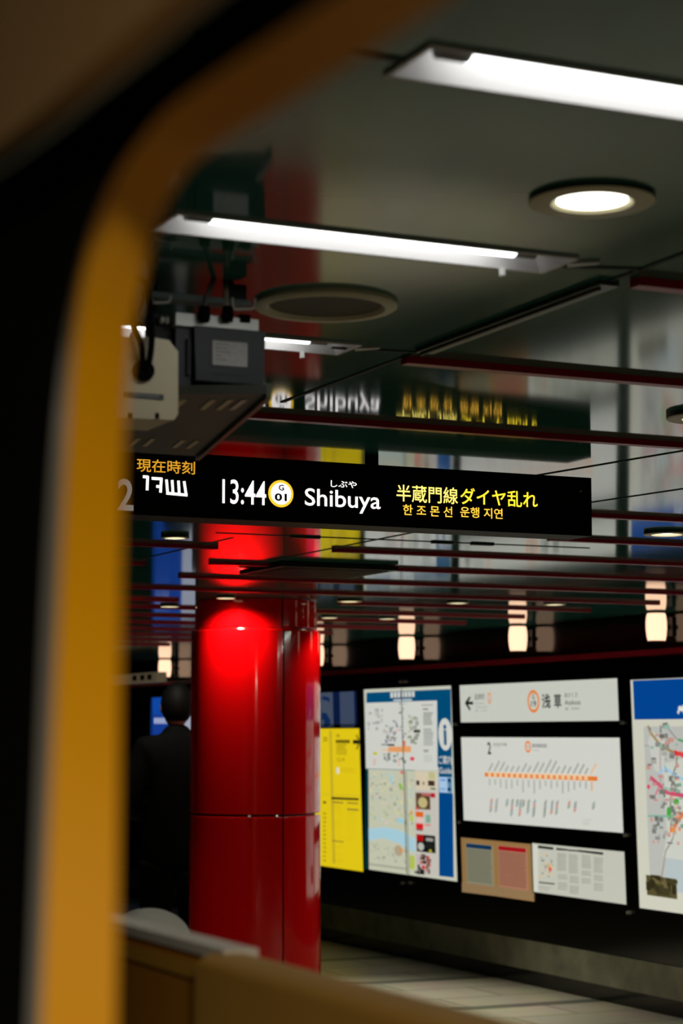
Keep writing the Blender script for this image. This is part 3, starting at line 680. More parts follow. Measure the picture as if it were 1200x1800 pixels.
s.rect(*o(45, 1092), *o(70, 1112), INK, 2); s.rows(*o(45, 530), *o(90, 575), 2, rgb(150, 132, 20), 2); s.rows(*o(45, 1190), *o(75, 1640), 12, rgb(175, 155, 20), 2)
s.build('sign_face', M['print_lit'], t)
t = board('transport_sign', 'small dark blue and grey pictogram sign above the yellow exit guide board', 'sign', 14.075, 15.30, 1.672, 1.922, fr=.012)
s = Sheet(); s.base(14.075, 15.30, 1.672, 1.922, rgb(10, 26, 62))
s.rect(*o(20, 138), *o(135, 440), rgb(70, 80, 98), 1); s.rect(*o(188, 132), *o(322, 440), rgb(62, 74, 98), 1)
s.line([o(42, 185), o(80, 190), o(98, 205)], .030, rgb(14, 40, 84), 2); s.line([o(40, 345), o(70, 350), o(98, 400), o(60, 410)], .055, rgb(14, 40, 84), 2)
s.build('sign_face', M['print_lit'], t)

# --- route map with blue header
t = board('route_map', 'tall white backlit railway route map with a blue header at the right frame edge', 'route map', 9.30, 10.295, .589, 1.916)
s = Sheet(); s.base(9.30, 10.295, .589, 1.916, rgb(212, 212, 196))
o = lambda a, c: (1100 + a / 8.18, 1180 + c / 8.18); oo = lambda a, c: (1100 + a / 8.18, 1400 + c / 8.18)
za = on_w(1115, 1265)[1]
s.mb.face([s.P(Y, z, s.d(0)) for Y, z in ((10.27, za), (9.31, za), (9.31, 1.912), (10.27, 1.912))], rgb(0, 70, 152))
s.line([o(760, 595), o(790, 520), o(815, 560)], .02, WHITE, 2); s.line([o(770, 530), o(830, 545)], .02, WHITE, 2); s.line([o(830, 500), o(850, 600), o(900, 560)], .02, WHITE, 2)
zm = on_w(1140, 1277)[1]; Ym = on_w(1137, 1400)[0]
s.mb.face([s.P(Y, z, s.d(0)) for Y, z in ((Ym, .72), (9.38, .72), (9.38, zm), (Ym, zm))], rgb(190, 192, 186))
s.poly([o(560, 1330), o(900, 1230), oo(900, 1100), oo(540, 860), oo(600, 560), o(560, 1750)], rgb(206, 210, 200), 1)
s.poly([o(390, 870), o(560, 1000), o(560, 1500), o(420, 1420), o(320, 1000)], rgb(205, 207, 199), 1)
s.line([o(330, 790), o(370, 890), o(490, 1040), o(590, 1110), o(720, 1180), o(830, 1210)], .018, rgb(165, 140, 90), 3)
s.line([o(720, 1175), o(900, 1210)], .026, rgb(220, 70, 70), 4); s.disc(*o(722, 1175), 3.4, 5, rgb(220, 40, 40), 5)
s.line([o(505, 1050), o(510, 1640)], .010, rgb(170, 150, 140), 3); s.line([o(745, 1230), o(735, 1350), o(680, 1500), o(665, 1680), oo(650, 60), oo(660, 430)], .014, rgb(140, 130, 110), 3)
s.line([o(370, 1530), o(500, 1640), o(600, 1740), o(680, 1760), o(850, 1790)], .024, rgb(205, 80, 110), 4); s.line([o(500, 1640), o(440, 1770)], .014, rgb(215, 110, 130), 4)
s.line([oo(655, 480), oo(700, 470), oo(760, 330), oo(860, 230)], .030, rgb(225, 130, 80), 4); s.disc(*oo(700, 475), 4, 5, rgb(235, 150, 50), 5)
s.line([oo(700, 500), oo(690, 600), oo(640, 690), oo(580, 790), oo(560, 960), oo(530, 1120), oo(490, 1420)], .010, rgb(150, 138, 130), 4)
s.line([o(480, 1500), o(560, 1400), o(650, 1440), o(760, 1520), o(860, 1560)], .020, rgb(165, 200, 225), 4); s.disc(*o(570, 1400), 4, 4, rgb(160, 200, 228), 4)
s.disc(*oo(735, 75), 5.2, 6, rgb(70, 170, 70), 4); s.disc(*oo(628, 235), 3.8, 11, rgb(70, 170, 70), 4); s.disc(*o(338, 1660), 3, 4, rgb(215, 80, 100), 4)
s.line([oo(330, 280), oo(640, 285)], .012, rgb(130, 180, 160), 4); s.poly([oo(600, 880), oo(900, 930), oo(900, 1400), oo(540, 1340)], rgb(185, 198, 200), 2)
s.line([o(500, 790), o(620, 820), o(740, 970)], .012, rgb(150, 150, 145), 4)
s.specks(*o(300, 760), *oo(830, 700), 90, [GREY, rgb(120, 126, 118), rgb(170, 172, 165), rgb(200, 150, 140), rgb(150, 185, 170), rgb(110, 110, 105)], (.012, .06), 5)
s.line([o(820, 1208), o(1050, 1260), o(1300, 1200), o(1560, 1330)], .026, rgb(220, 70, 70), 4); s.line([o(850, 1790), o(1100, 1850), o(1400, 1760), o(1640, 1900)], .024, rgb(205, 80, 110), 4)
s.line([oo(860, 230), o(980, 1800), o(1180, 1560), o(1500, 1420)], .030, rgb(225, 130, 80), 4); s.line([o(860, 1560), o(1080, 1640), oo(1150, 300), oo(1300, 900)], .020, rgb(165, 200, 225), 4)
s.line([o(1200, 800), o(1180, 1500), oo(1220, 500), oo(1400, 1200)], .014, rgb(140, 130, 110), 3); s.line([o(760, 980), o(1100, 1100), o(1600, 1000)], .014, rgb(90, 160, 110), 3)
s.specks(*o(860, 760), *oo(1560, 1300), 130, [GREY, rgb(120, 126, 118), rgb(170, 172, 165), rgb(200, 150, 140), rgb(150, 185, 170)], (.012, .06), 5)
s.specks(*o(660, 1500), *oo(830, 500), 34, [rgb(120, 165, 140), rgb(215, 150, 120), rgb(120, 126, 118)], (.012, .05), 5)
s.poly([oo(300, 1125), oo(740, 1188), oo(752, 1478), oo(318, 1415)], rgb(88, 80, 48), 5); s.specks(*oo(330, 1160), *oo(735, 1420), 18, [rgb(50, 45, 25), rgb(65, 60, 35), rgb(110, 100, 62)], (.04, .11), 6)
s.line([oo(530, 1160), oo(480, 1430)], .012, rgb(70, 60, 40), 8)
s.build('map_face', M['print_lit'], t); clasp(t, 1107, 1604)

# --- small posters under the line map
t = thing('kraft_notice', 'brown kraft paper sheet holding a blue-headed and a red-headed timetable, below the line map', 'notice', (wall_x(.535), 12.0, .535))
s = Sheet(); s.base(11.528, 12.485, .535, .897, rgb(176, 136, 84), .004); o = lambda a, c: (790 + a / 3.636, 1440 + c / 3.636)
s.poly([o(82, 400), o(540, 455), o(540, 520), o(82, 465)], rgb(172, 140, 100), 1)
BK = s.build('backing_sheet', M['print_paper_glow'], t)
def timetable(x0, y0, x1, y1, head, body, ink):
    s = Sheet(); (Ya, za), (Yb, zb) = on_w(*o(x0, y0)), on_w(*o(x1, y1)); s.base(Yb, Ya, zb, za, body, .007)
    sl = .10 * (x1 - x0)
    (_, zt), (_, zh) = on_w(*o(x0 + 4, y0 + 4)), on_w(*o(x0 + 4, y0 + 30))
    s.mb.face([s.P(Y, z, s.d(0)) for Y, z in ((Ya - .01, zh), (Yb + .01, zh), (Yb + .01, zt), (Ya - .01, zt))], head)
    n = 14; h = (zh - zb - .02) / n
    for i in range(n):
        z = zh - .012 - i * h; s.mb.face([s.P(Y, zz, s.d(0)) for Y, zz in ((Ya - .012, z - h * .35), (Yb + .012 + random.random() * .04, z - h * .35), (Yb + .012, z), (Ya - .012, z))], ink)
    s.build('timetable', M['print_paper_glow'], BK)
timetable(106, 150, 286, 430, rgb(20, 62, 105), rgb(160, 158, 132), rgb(104, 106, 92))
timetable(312, 166, 506, 458, rgb(190, 20, 34), rgb(196, 138, 112), rgb(140, 84, 70))
t = board('white_notice', 'low wide white backlit notice of grey text columns, right of the kraft paper sheet', 'notice', 10.43, 11.520, .597, .906, fr=.006)
s = Sheet(); s.base(10.43, 11.522, .597, .906, rgb(198, 200, 186)); o = lambda a, c: (930 + a / 6.667, 1480 + c / 6.667)
s.poly([o(45, 25), o(110, 30), o(110, 590), o(50, 580)], rgb(215, 216, 204), 0)
for q in ([(108, 40), (290, 62), (290, 92), (108, 72)], [(325, 68), (450, 82), (470, 102), (325, 95)], [(580, 92), (873, 122), (873, 152), (580, 115)], [(450, 86), (580, 95), (580, 112), (460, 106)]): s.poly([o(*p) for p in q], rgb(40, 42, 38), 1)
s.poly([o(120, 465), o(305, 485), o(305, 500), o(120, 480)], rgb(40, 42, 38), 1)
for x0, ya, yb in ((335, 130, 340), (470, 140, 370), (622, 150, 310), (762, 175, 365), (345, 375, 440), (480, 395, 485), (622, 335, 395), (765, 385, 460), (345, 470, 565), (480, 510, 610), (622, 425, 490), (765, 480, 575)):
    n = max(3, int((yb - ya) / 14))
    for i in range(n):
        y = ya + (yb - ya) * i / n; s.poly([o(x0, y), o(x0 + 112 - random.random() * 20, y + 10), o(x0 + 112, y + 17), o(x0, y + 7)], rgb(150, 152, 142), 1)
s.specks(*o(120, 130), *o(295, 440), 40, [rgb(170, 170, 160), rgb(130, 134, 126), rgb(215, 190, 150)], (.01, .03), 2); s.disc(*o(255, 320), 3, 4, rgb(220, 100, 80), 4); s.disc(*o(250, 280), 3, 3, rgb(225, 180, 110), 3); s.rows(*o(115, 525), *o(265, 575), 3, rgb(170, 170, 158), 1)
s.build('notice_sheet', M['print_lit'], t)

# --- the far poster seen beside the person's head, and the small sign at the wall top
t = board('blue_poster', 'blue and white backlit poster behind the head of the person in black', 'poster', 16.9, 18.68, .95, 1.945)
s = Sheet(); s.base(16.9, 18.68, .95, 1.945, rgb(165, 172, 190)); o = lambda a, c: (180 + a / 6, 1160 + c / 6)
s.poly([(266, 1226), (318, 1225), (318, 1440), (266, 1440)], rgb(18, 74, 168), 1); s.poly([(268, 1255), (318, 1254), (318, 1440), (268, 1440)], rgb(22, 62, 150), 2)
for k in range(5): s.rect(272 + k * 5, 1262, 275.5 + k * 5, 1272, rgb(190, 200, 225), 3)
s.build('poster_sheet', M['print_lit'], t)
t = thing('direction_sign', 'small cream direction sign under the ceiling at the far left, left of the wall lamp', 'sign', (6.5, 18.4, 2.08))
b = MB(); b.box((6.40, 17.87, 2.078), (6.50, 19.4, 2.168)); b.build('sign_box', mat('cream_sign', (0.42, .34, .22, 1), .5, emit=(.5, .38, .22, 1), es=.12), t, bevel=.004)
b = MB()
for k, yy in enumerate((18.0, 18.2, 18.42)): b.box((6.398, yy, 2.10), (6.3995, yy + .12, 2.15))
b.build('lettering', M['black'], t)
b = MB(); b.box((6.50, 18.3, 2.10), (6.70, 18.4, 2.14)); b.build('bracket', M['black'], t)

# ------------------------------------------------------------------ surveillance cameras on their rack
CY = 2.90
def cp(x, y, Y=CY): return on_y(x, y, Y)
zpl = cp(400, 697).z
t = thing('camera_rack', 'olive slotted rack with hook rail hanging below the ceiling, carrying two surveillance cameras', 'bracket', (1.1, 3.0, CEIL))
q = [on_z(x, y, zpl - .004) for x, y in ((468, 692), (343, 802), (150, 790), (215, 694))]
b = MB(); b.prism(q, (0, 0, .014)); PLATE = b.build('base_plate', M['plate'], t)
e0, e1, e2, e3 = q
def on_pl(u, v): return (e0.lerp(e3, u)).lerp(e1.lerp(e2, u), v)
for u, v in ((.12, .14), (.22, .14), (.34, .14), (.14, .78), (.26, .78), (.55, .14), (.52, .78), (.64, .78)):
    b = MB(); pts = [on_pl(u + du, v + dv) for du, dv in ((-.03, -.07), (.012, -.07), (.03, .07), (-.012, .07))]
    b.prism([(p_.x, p_.y, p_.z - .002) for p_ in pts], (0, 0, .0025)); b.build('slot', M['cam_beige' if v > .5 or u > .2 else 'metal'], PLATE)
b = MB(); d = [on_pl(.0, 0), on_pl(0, 1)]; b.hull([(*p_.xy, z) for z in (zpl - .012, zpl + .012) for p_ in (d[0], d[1], d[1] + Vector((.008, 0, 0)), d[0] + Vector((.008, 0, 0)))]); b.build('plate_lip', M['dark_metal'], t)
b = MB(); a, c = cp(265, 519), cp(440, 527); b.box((a.x, CY - .004, min(a.z, c.z) - .003), (c.x, CY + .03, min(a.z, c.z) + .006)); RAIL = b.build('cross_rail', M['teal_rail'], t, bevel=.001)
for x0, x1, y0, y1 in ((266, 300, 518, 531), (408, 448, 523, 542)):
    b = MB(); b.tube([cp(x0, y0, CY - .006), cp(x0 + 3, y1, CY - .006), cp((x0 + x1) / 2, y1 + 1, CY - .006), cp(x1 - 3, y1 - 1, CY - .006), cp(x1, y0 + 1, CY - .006)], .0022, 8); b.build('hook', M['white'], RAIL, smooth=True)
a, c = cp(404, 499), cp(432, 536)
b = MB(); b.box((a.x, CY - .003, c.z), (c.x, CY + .03, a.z)); b.build('rail_block', M['black'], t, bevel=.002)
for px in (290, 425):
    a = cp(px, 520); b = MB(); b.cyl((a.x, CY + .05, zpl), (a.x, CY + .05, CEIL), .006, 12); b.build('hanger_rod', M['black'], t, smooth=True)
b = MB(); a, c = cp(278, 545), cp(318, 690); b.box((a.x, CY + .03, zpl), (c.x, CY + .06, a.z)); b.build('back_post', M['black'], t)
b = MB(); b.tube([cp(290, 440, CY + .03), cp(275, 482, CY + .01), cp(258, 520, CY), cp(247, 556, CY)], .0045, 10); b.tube([cp(282, 446, CY + .03), cp(266, 490, CY + .02), cp(253, 520, CY + .01)], .0035, 10); b.build('cable_bundle', M['cable'], t, smooth=True)

t = thing('surveillance_camera', 'dark grey box surveillance camera with a white sticker, hanging left of the round ceiling speaker', 'surveillance camera', (*cp(400, 690).xy, zpl + .010))
A, B_ = cp(345, 572), cp(463, 690); dep = .11
fx0, fx1, fz0, fz1 = A.x, B_.x, zpl + .010, A.z
b = MB(); b.hull([(fx0, CY, fz0 + .012), (fx1, CY, fz0 + .012), (fx1 + .004, CY + dep, fz0), (fx0 - .004, CY + dep, fz0), (fx0 - .003, CY, fz1), (fx1 + .003, CY, fz1), (fx1 + .004, CY + dep, fz1 - .01), (fx0 - .004, CY + dep, fz1 - .01)]); b.build('housing', M['cam_grey'], t, bevel=.004)
sx = cp(314, 560).x
b = MB(); b.box((sx, CY + .012, fz0 + .002), (fx0 - .004, CY + dep - .01, fz1 - .004)); b.build('side_block', M['cam_grey'], t, bevel=.003)
for x0 in (fx0 - .012,):
    b = MB(); b.box((x0, CY + .006, fz0 + .02), (x0 + .006, CY + .014, fz1 - .02)); b.build('side_groove', M['black'], t)
a, c = cp(373, 598), cp(434, 646)
b = MB(); b.box((a.x, CY - .0018, c.z), (c.x, CY, a.z)); STK = b.build('sticker', M['label'], t)
b = MB()
for k in range(5): b.box((a.x + .004, CY - .0022, a.z - .006 - k * .006), (a.x + .012 + random.random() * .022, CY - .0018, a.z - .0045 - k * .006))
b.build('sticker_print', mat('sticker_ink', (.30, .29, .28, 1), .6), STK)
a, c = cp(370, 656), cp(440, 661); b = MB(); b.box((a.x, CY - .0012, c.z), (c.x, CY, a.z)); b.build('maker_line', mat('maker_grey', (.07, .085, .085, 1), .5), t)
a, c = cp(311, 548), cp(456, 572)
b = MB(); b.box((a.x, CY + .004, fz1 - .001), (c.x, CY + .05, a.z)); b.build('top_bracket', M['metal'], t, bevel=.004, seg=3)
for px, m_, py in ((357, 'cable', 490), (398, 'cable_cream', 505)):
    a = cp(px, 566); h = cp(px, 540)
    b = MB(); b.cyl((a.x, CY - .004, a.z), (a.x, CY - .004, h.z), .0085, 18); b.lathe([(.0105, 0), (.0105, .010)], (a.x, CY - .004, a.z + .004), 6); cn = b.build('connector', M['rubber'], t)
    b = MB()
    if m_ == 'cable': b.tube([(a.x, CY - .004, h.z - .002), (a.x + .004, CY - .004, h.z + .016), cp(372, 500, CY), cp(378, 488, CY + .03), cp(382, 492, CY + .07)], .0042, 10)
    else: b.tube([(a.x, CY - .004, h.z - .002), cp(398, 525, CY), cp(397, 508, CY), cp(396, 495, CY + .03), cp(396, 492, CY + .07)], .0045, 10)
    b.build('cable', M[m_], cn, smooth=True)
a = cp(436, 562); b = MB(); b.box((a.x - .012, CY + .0, a.z - .004), (a.x + .004, CY + .02, a.z + .008)); b.build('lock_knob', M['rubber'], t, bevel=.002)
for px in (292, 301):
    a = cp(px, 558); b = MB(); b.ball((a.x, CY + .02, a.z), .005, .005, .007, 12, 8); b.build('wing_nut', M['metal'], t, smooth=True)

t = thing('surveillance_camera', 'cream box surveillance camera with a black cable gland, beside the yellow train doorway', 'surveillance camera', (*cp(264, 735).xy, zpl + .010))
CB = CY - .06
f = lambda x, y: on_y(x, y, CB)
out = [f(185, 733), f(306, 738), f(313, 728), f(313, 618), f(297, 598), f(262, 592), f(185, 596)]
b = MB(); b.prism(out, (0, .12, 0)); b.build('housing', M['cam_beige'], t, bevel=.003)
g0 = f(252, 652)
b = MB(); b.lathe([(.0155, .002), (.0165, -.002), (.0150, -.008), (.008, -.009)], (g0.x, CB, g0.z), 28, axis='y'); GL = b.build('cable_gland', M['rubber'], t, smooth=True)
b = MB(); b.tube([f(254, 655) + Vector((0, -.006, 0)), f(258, 630) + Vector((0, -.014, 0)), f(262, 590) + Vector((0, -.012, 0)), f(264, 545), f(258, 500), f(255, 475) + Vector((0, .05, 0))], .0048, 10); b.tube([f(249, 655) + Vector((0, -.006, 0)), f(243, 610) + Vector((0, -.014, 0)), f(234, 575) + Vector((0, -.006, 0)), f(232, 530), f(240, 480) + Vector((0, .04, 0))], .0045, 10); b.build('cable', M['rubber'], GL, smooth=True)
a, c = f(219, 689), f(287, 703)
b = MB(); b.box((a.x, CB - .0015, c.z), (c.x, CB, a.z)); NP = b.build('nameplate', mat('nameplate_grey', (.10, .105, .11, 1), .4), t)
b = MB(); a, c = f(232, 692), f(278, 700); b.box((a.x, CB - .0022, c.z), (c.x, CB - .0014, a.z)); b.build('nameplate_print', mat('nameplate_print', (.26, .27, .28, 1), .4, nscale=200, var=.5), NP)
for px in (229, 276):
    a = f(px, 731); b = MB(); b.box((a.x - .003, CB - .001, a.z - .004), (a.x + .003, CB, a.z + .004)); b.build('foot_screw', M['rubber'], t)
b = MB(); a = f(270, 598); b.ball((a.x, CB + .004, a.z), .005, .005, .004, 12, 8); a = f(247, 588); b.ball((a.x, CB + .03, a.z), .006, .006, .010, 12, 8); a = f(222, 592); b.ball((a.x, CB + .02, a.z), .009, .006, .003, 12, 8); b.build('wing_nut', M['white'], t, smooth=True)
# foot that stands the cream camera on the rack plate
b = MB(); a = f(262, 735); b.box((a.x - .02, CB + .03, zpl + .010), (a.x + .02, CB + .10, a.z + .01)); b.build('foot', M['black'], t)

# ------------------------------------------------------------------ the person in black behind the pillar
PY = 11.35
pp = on_z(306, 1290 + EYE * 3621 / PY, 0.0)
hp = Vector((pp.x, pp.y, 0)); az = math.atan2(hp.x, hp.y)
HT = 1.87
t = thing('person', 'person in a black coat seen from behind, left of the red pillar', 'person', (hp.x, hp.y, 0))
rot = Matrix.Translation(hp) @ Matrix.Rotation(-az + .15, 4, 'Z')
def skin_mesh(name, verts, edges, radii, m, balls=(), voxel=.016, smooth_it=6):
    me = bpy.data.meshes.new(name + '_net'); me.from_pydata(verts, edges, []); o = bpy.data.objects.new(name + '_net', me); COL.objects.link(o)
    sk = o.modifiers.new('skin', 'SKIN'); sk.use_smooth_shade = True
    for i, r in enumerate(radii): me.skin_vertices[0].data[i].radius = (r if isinstance(r, tuple) else (r, r))
    me.skin_vertices[0].data[0].use_root = True
    o.modifiers.new('sub', 'SUBSURF').levels = 2
    dg = bpy.context.evaluated_depsgraph_get(); m1 = bpy.data.meshes.new_from_object(o.evaluated_get(dg)); bpy.data.objects.remove(o)
    bm = bmesh.new(); bm.from_mesh(m1)
    for c, r3 in balls:
        n0 = len(bm.verts); bmesh.ops.create_icosphere(bm, subdivisions=3, radius=1, matrix=Matrix.Translation(c) @ Matrix.Diagonal((*r3, 1)))
    bm.to_mesh(m1); bm.free()
    o = bpy.data.objects.new(name, m1); COL.objects.link(o)
    rm = o.modifiers.new('remesh', 'REMESH'); rm.mode = 'VOXEL'; rm.voxel_size = voxel; rm.use_smooth_shade = True
    sm = o.modifiers.new('smooth', 'SMOOTH'); sm.iterations = smooth_it; sm.factor = .5
    dg = bpy.context.evaluated_depsgraph_get(); m2 = bpy.data.meshes.new_from_object(o.evaluated_get(dg)); bpy.data.objects.remove(o)
    m2.transform(rot); m2.materials.clear(); m2.materials.append(m)
    m2.polygons.foreach_set('use_smooth', [True] * len(m2.polygons))
    o = bpy.data.objects.new(name, m2); link(o, t)
    return o
# local frame: +Y is where the person faces (away from the camera), X to the person's right
k = HT / 1.80
V = [(0, 0, .98), (0, 0, 1.15), (0, -.01, 1.33), (0, -.015, 1.46), (0, .0, 1.54), (0, .012, 1.60)]
R = [(.155, .11), (.14, .10), (.16, .11), (.13, .09), .055, .055]
E_ = [(0, 1), (1, 2), (2, 3), (3, 4), (4, 5)]
def limb(root, pts, rad):
    i = root
    for p_, r_ in zip(pts, rad):
        V.append(p_); R.append(r_); E_.append((i, len(V) - 1)); i = len(V) - 1
    return i
for sgn_ in (-1, 1):
    limb(3, [(sgn_ * .17, -.01, 1.45), (sgn_ * .225, -.03, 1.30), (sgn_ * .250, -.03, 1.16), (sgn_ * .20, .10, 1.12), (sgn_ * .13, .22, 1.13), (sgn_ * .10, .27, 1.14)], [.065, .050, .045, .038, .028, .034])
    hnd = len(V) - 1
    for f_ in range(4):
        limb(hnd, [(sgn_ * .085, .315, 1.11 + f_ * .020), (sgn_ * .060, .335 - abs(f_ - 1.5) * .005, 1.11 + f_ * .019), (sgn_ * .035, .330 - abs(f_ - 1.5) * .008, 1.11 + f_ * .018)], [.010, .009, .008])
    limb(hnd, [(sgn_ * .07, .275, 1.185), (sgn_ * .05, .29, 1.215)], [.011, .009])
    limb(0, [(sgn_ * .10, 0, .88), (sgn_ * .105, .01, .50), (sgn_ * .11, -.015, .12), (sgn_ * .115, -.02, .05), (sgn_ * .12, .12, .035)], [.09, .062, .042, .042, .035])
Vs = [(x * k, y * k, z * k) for x, y, z in V]; Rs = [tuple(a * k for a in r) if isinstance(r, tuple) else r * k for r in R]
hz = 1.69 * k
skin_mesh('body', Vs, E_, Rs, M['skin'], balls=[((0, .015 * k, hz), (.078 * k, .098 * k, .118 * k)), ((0, .055 * k, hz - .06 * k), (.055 * k, .055 * k, .06 * k)), ((0, .118 * k, hz - .012 * k), (.014 * k, .022 * k, .022 * k)), ((-.080 * k, .01, hz - .01), (.012, .022, .034)), ((.080 * k, .01, hz - .01), (.012, .022, .034))], voxel=.008, smooth_it=3)
V = [(0, 0, .72), (0, 0, .95), (0, 0, 1.15), (0, -.01, 1.33), (0, -.015, 1.47)]; R = [(.205, .165), (.20, .155), (.19, .15), (.20, .15), (.15, .12)]; E_ = [(0, 1), (1, 2), (2, 3), (3, 4)]
for sgn_ in (-1, 1):
    limb(4, [(sgn_ * .165, -.01, 1.455), (sgn_ * .232, -.03, 1.30), (sgn_ * .258, -.03, 1.16), (sgn_ * .20, .10, 1.12), (sgn_ * .145, .195, 1.13)], [.090, .075, .068, .060, .052])
limb(4, [(0, 0, 1.53), (0, .005, 1.60)], [.085, .078])
Vs = [(x * k, y * k, z * k) for x, y, z in V]; Rs = [tuple(a * k for a in r) if isinstance(r, tuple) else r * k for r in R]
skin_mesh('coat', Vs, E_, Rs, M['coat'], voxel=.014)
V = [(0, 0, .92)]; R = [(.17, .13)]; E_ = []
for sgn_ in (-1, 1): limb(0, [(sgn_ * .10, 0, .82), (sgn_ * .105, .01, .50), (sgn_ * .11, -.015, .10)], [.110, .088, .072])
Vs = [(x * k, y * k, z * k) for x, y, z in V]; Rs = [tuple(a * k for a in r) if isinstance(r, tuple) else r * k for r in R]
skin_mesh('trousers', Vs, E_, Rs, M['trousers'], voxel=.014)
b = MB(); b.ball((0, .0, hz + .012), .088 * k, .105 * k, .118 * k, 28, 18)
for v in b.bm.verts:
    if v.co.y > .055 and v.co.z < hz + .05: v.co.y = .055
    if v.co.z < hz - .085: v.co.z = hz - .085
ho = b.build('hair', M['hair'], None, smooth=True); ho.data.transform(rot @ Matrix.Translation(ho.location)); ho.location = (0, 0, 0); ho.parent = t; ho.matrix_parent_inverse = Matrix.Translation(t.location).inverted()
for sgn_ in (-1, 1):
    b = MB(); b.ball((sgn_ * .12 * k, .055, .05), .052, .145, .05, 20, 10)
    for v in b.bm.verts: v.co.z = max(v.co.z, .0)
    so = b.build('shoe', M['shoe'], None, smooth=True); so.data.transform(rot @ Matrix.Translation(so.location)); so.location = (0, 0, 0); so.parent = t; so.matrix_parent_inverse = Matrix.Translation(t.location).inverted()

# ------------------------------------------------------------------ platform gate
GX = .75
def gp(x, y): return on_x(x, y, GX)
y_end = gp(440, 1680).y
t = thing('platform_gate', 'platform edge gate of brown panel and tan casing with a white top rail, bottom foreground', 'gate', (GX, 1.9, 0))
zt = 1.400
b = MB(); b.box((GX - .035, y_end - .02, zt - .010), (GX, 3.2, zt)); b.build('top_rail', M['gate_white'], t, bevel=.006, seg=3)
b = MB(); b.box((GX - .026, y_end, zt - .020), (GX - .004, 3.2, zt - .0105)); b.build('rail_shadow_gap', M['gate_brown'], t)
b = MB(); b.box((GX - .030, y_end, zt - .036), (GX - .002, 3.2, zt - .0205)); b.box((GX - .030, y_end, .06), (GX - .002, y_end + .016, zt - .036)); b.box((GX - .030, y_end, .06), (GX - .002, 3.2, .12)); LF = b.build('leaf_frame', M['gate_ochre'], t, bevel=.002)
b = MB(); b.box((GX - .022, y_end + .016, .12), (GX - .006, 3.2, zt - .036)); b.build('leaf_panel', M['gate_brown'], LF)
yA, yB = gp(465, 1668).y, .75
b = MB()
prof = []
for i in range(13):
    a = PI * i / 12; prof.append((GX - .025 - .030 * math.cos(a), zt - .018 + .015 * math.sin(a)))
loop = [(GX - .055, y_end + .002, .06)] + [(x, y_end + .002, z) for x, z in prof] + [(GX + .005, y_end + .002, .06)]
b.prism(loop, (0, yB - y_end, 0)); b.build('casing', M['gate_tan'], t, smooth=True)
b = MB(); b.box((GX - .07, yB - .2, 0), (GX + .06, 3.2, .06)); b.build('plinth', M['dark_metal'], t)

q0, q1, q2 = on_x(205, 1625, 1.12), on_x(330, 1648, 1.12), on_x(265, 1597, 1.12)
yc = on_x(262, 1610, 1.12).y
t = thing('rounded_post', 'white round-topped post standing behind the gate rail, left of the red pillar', 'post', (1.12, yc, 0))
b = MB(); b.lathe([(.055, 0), (.055, q2.z - .06), (.050, q2.z - .045)], (1.12, yc, 0), 32); b.build('post_shaft', M['gate_white'], t, smooth=True)
b = MB(); b.ball((1.12, yc, q2.z - .05), .066, .078, .05, 32, 18); b.build('dome_cap', M['gate_white'], t, smooth=True)

# ------------------------------------------------------------------ train doorway framing the view
t = thing('train_doorway', 'blurred yellow train doorway edge with black rubber seal and tan lining, filling the left and top corner', 'train doorway', (.24, .8, 0))
X1, X2 = .235, .262
inner = [(202, 2000), (203, 1810), (207, 1500), (213, 1000), (219, 750), (230, 600), (243, 530), (262, 450), (286, 372), (318, 315), (355, 275), (420, 232), (520, 172), (640, 97), (760, 18), (840, -40), (960, -130)]
midl = [(62, 2000), (72, 1810), (85, 1500), (107, 1000), (122, 700), (136, 560), (160, 430), (185, 355), (212, 300), (245, 252), (290, 200), (340, 160), (420, 105), (500, 52), (570, 5), (640, -45), (740, -120)]
grey = [(40, 2000), (50, 1810), (62, 1500), (82, 1000), (104, 700), (124, 560), (155, 430), (183, 354), (210.5, 299), (243.8, 251), (289, 199.2), (339.2, 159.2), (419.2, 104.2), (499.2, 51.2), (569.2, 4.2), (639.2, -45.8), (739.2, -120.8)]
def smooth_path(p, n=6):
    out = []
    for i in range(len(p) - 1):
        a, b_, c, d = [Vector(p[max(0, min(len(p) - 1, j))]) for j in (i - 1, i, i + 1, i + 2)]
        for k_ in range(n):
            u = k_ / n; out.append(tuple(.5 * (2 * b_ + (c - a) * u + (2 * a - 5 * b_ + 4 * c - d) * u * u + (3 * b_ - a - 3 * c + d) * u ** 3)))
    out.append(p[-1]); return out
inner, midl, grey = smooth_path(inner), smooth_path(midl), smooth_path(grey)
cl = lambda v: Vector((v.x, v.y, max(v.z, 0.02)))
I2 = [cl(on_x(x, y, X2)) for x, y in inner]; M1 = [cl(on_x(x, y, X1)) for x, y in midl]; G1 = [cl(on_x(x, y, X1 - .004)) for x, y in grey]
back = lambda p_, k_: EYEV + (p_ - EYEV) * k_
b = MB()   # yellow reveal, solid back to the outside skin
ring = []
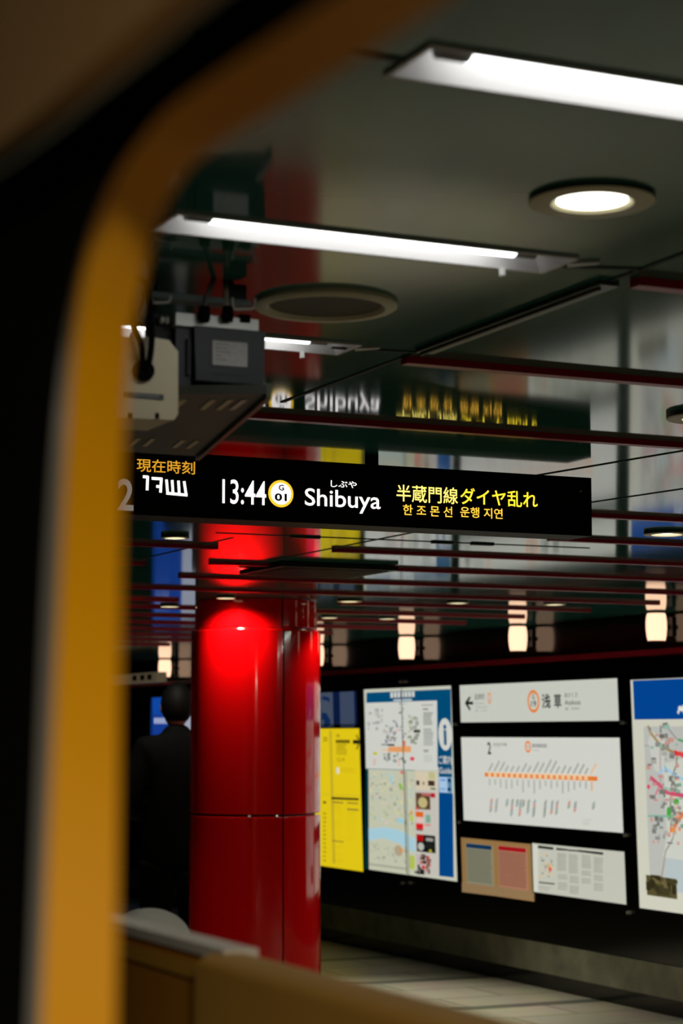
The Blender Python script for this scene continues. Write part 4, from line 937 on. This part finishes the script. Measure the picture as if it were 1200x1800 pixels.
for a, c in zip(M1, I2):
    bk = EYEV + (c - EYEV) * 1.02 + Vector((0, .004, .001)); bk2 = EYEV + (a - EYEV) * 1.10
    ring.append([a, c, bk, bk2])
b.loft(ring); b.build('door_edge', M['train_yellow'], t, smooth=True)
b = MB(); ring = []
for g_, a in zip(G1, M1): ring.append([g_, a, back(a, 1.012), back(g_, 1.012)])
b.loft(ring); b.build('metal_trim', M['train_grey'], t, smooth=True)
outer = [(-420, 2000), (-420, 1810), (-420, 1500), (-420, 1000), (-420, 700), (-420, 560), (-300, 512), (-200, 440), (-100, 374), (0, 304), (60, 262), (130, 208), (210, 142), (290, 78), (385, 0), (450, -55), (560, -150)]
outer = smooth_path(outer)
O1 = [cl(on_x(x, y, X1 - .010)) for x, y in outer]
b = MB(); ring = []
for o_, g_ in zip(O1, G1): ring.append([o_, back(g_, 1.001), back(g_, 1.014), back(o_, 1.02)])
b.loft(ring); b.build('rubber_seal', M['rubber'], t, smooth=True)
b = MB()
lining = [Vector((X1 - .030, p_.y, p_.z)) for p_ in (on_x(x, y, X1 - .016) for x, y in outer[30:])]
top = max(p_.z for p_ in lining) + .02
ring = [[p_, Vector((p_.x, p_.y, top + .25)), Vector((p_.x + .012, p_.y, top + .25)), p_ + Vector((.012, 0, 0))] for p_ in lining]
b.loft(ring); b.build('lining_panel', M['train_lining'], t)
# lit carriage behind the camera: its ceiling lamp lights the doorway
tl = thing('carriage_lamp', 'white strip lamp on the carriage ceiling behind the camera', 'ceiling light', (-.35, -1.3, 2.18))
b = MB(); b.box((-.45, -2.0, 2.18), (-.25, -.6, 2.22)); b.build('lamp_body', M['white'], tl, bevel=.005)
ld = bpy.data.lights.new('carriage_glow', 'AREA'); ld.shape = 'RECTANGLE'; ld.size = .15; ld.size_y = 1.2; ld.energy = CARRIAGE; ld.color = (1, .88, .72)
lo = bpy.data.objects.new('carriage_glow', ld); lo.location = (-.35, -1.3, 2.175); link(lo, tl)
b = MB(); b.box((-1.6, -2.6, 2.22), (.2, 1.6, 2.25)); struct('ceiling_carriage', b, M['train_lining'])
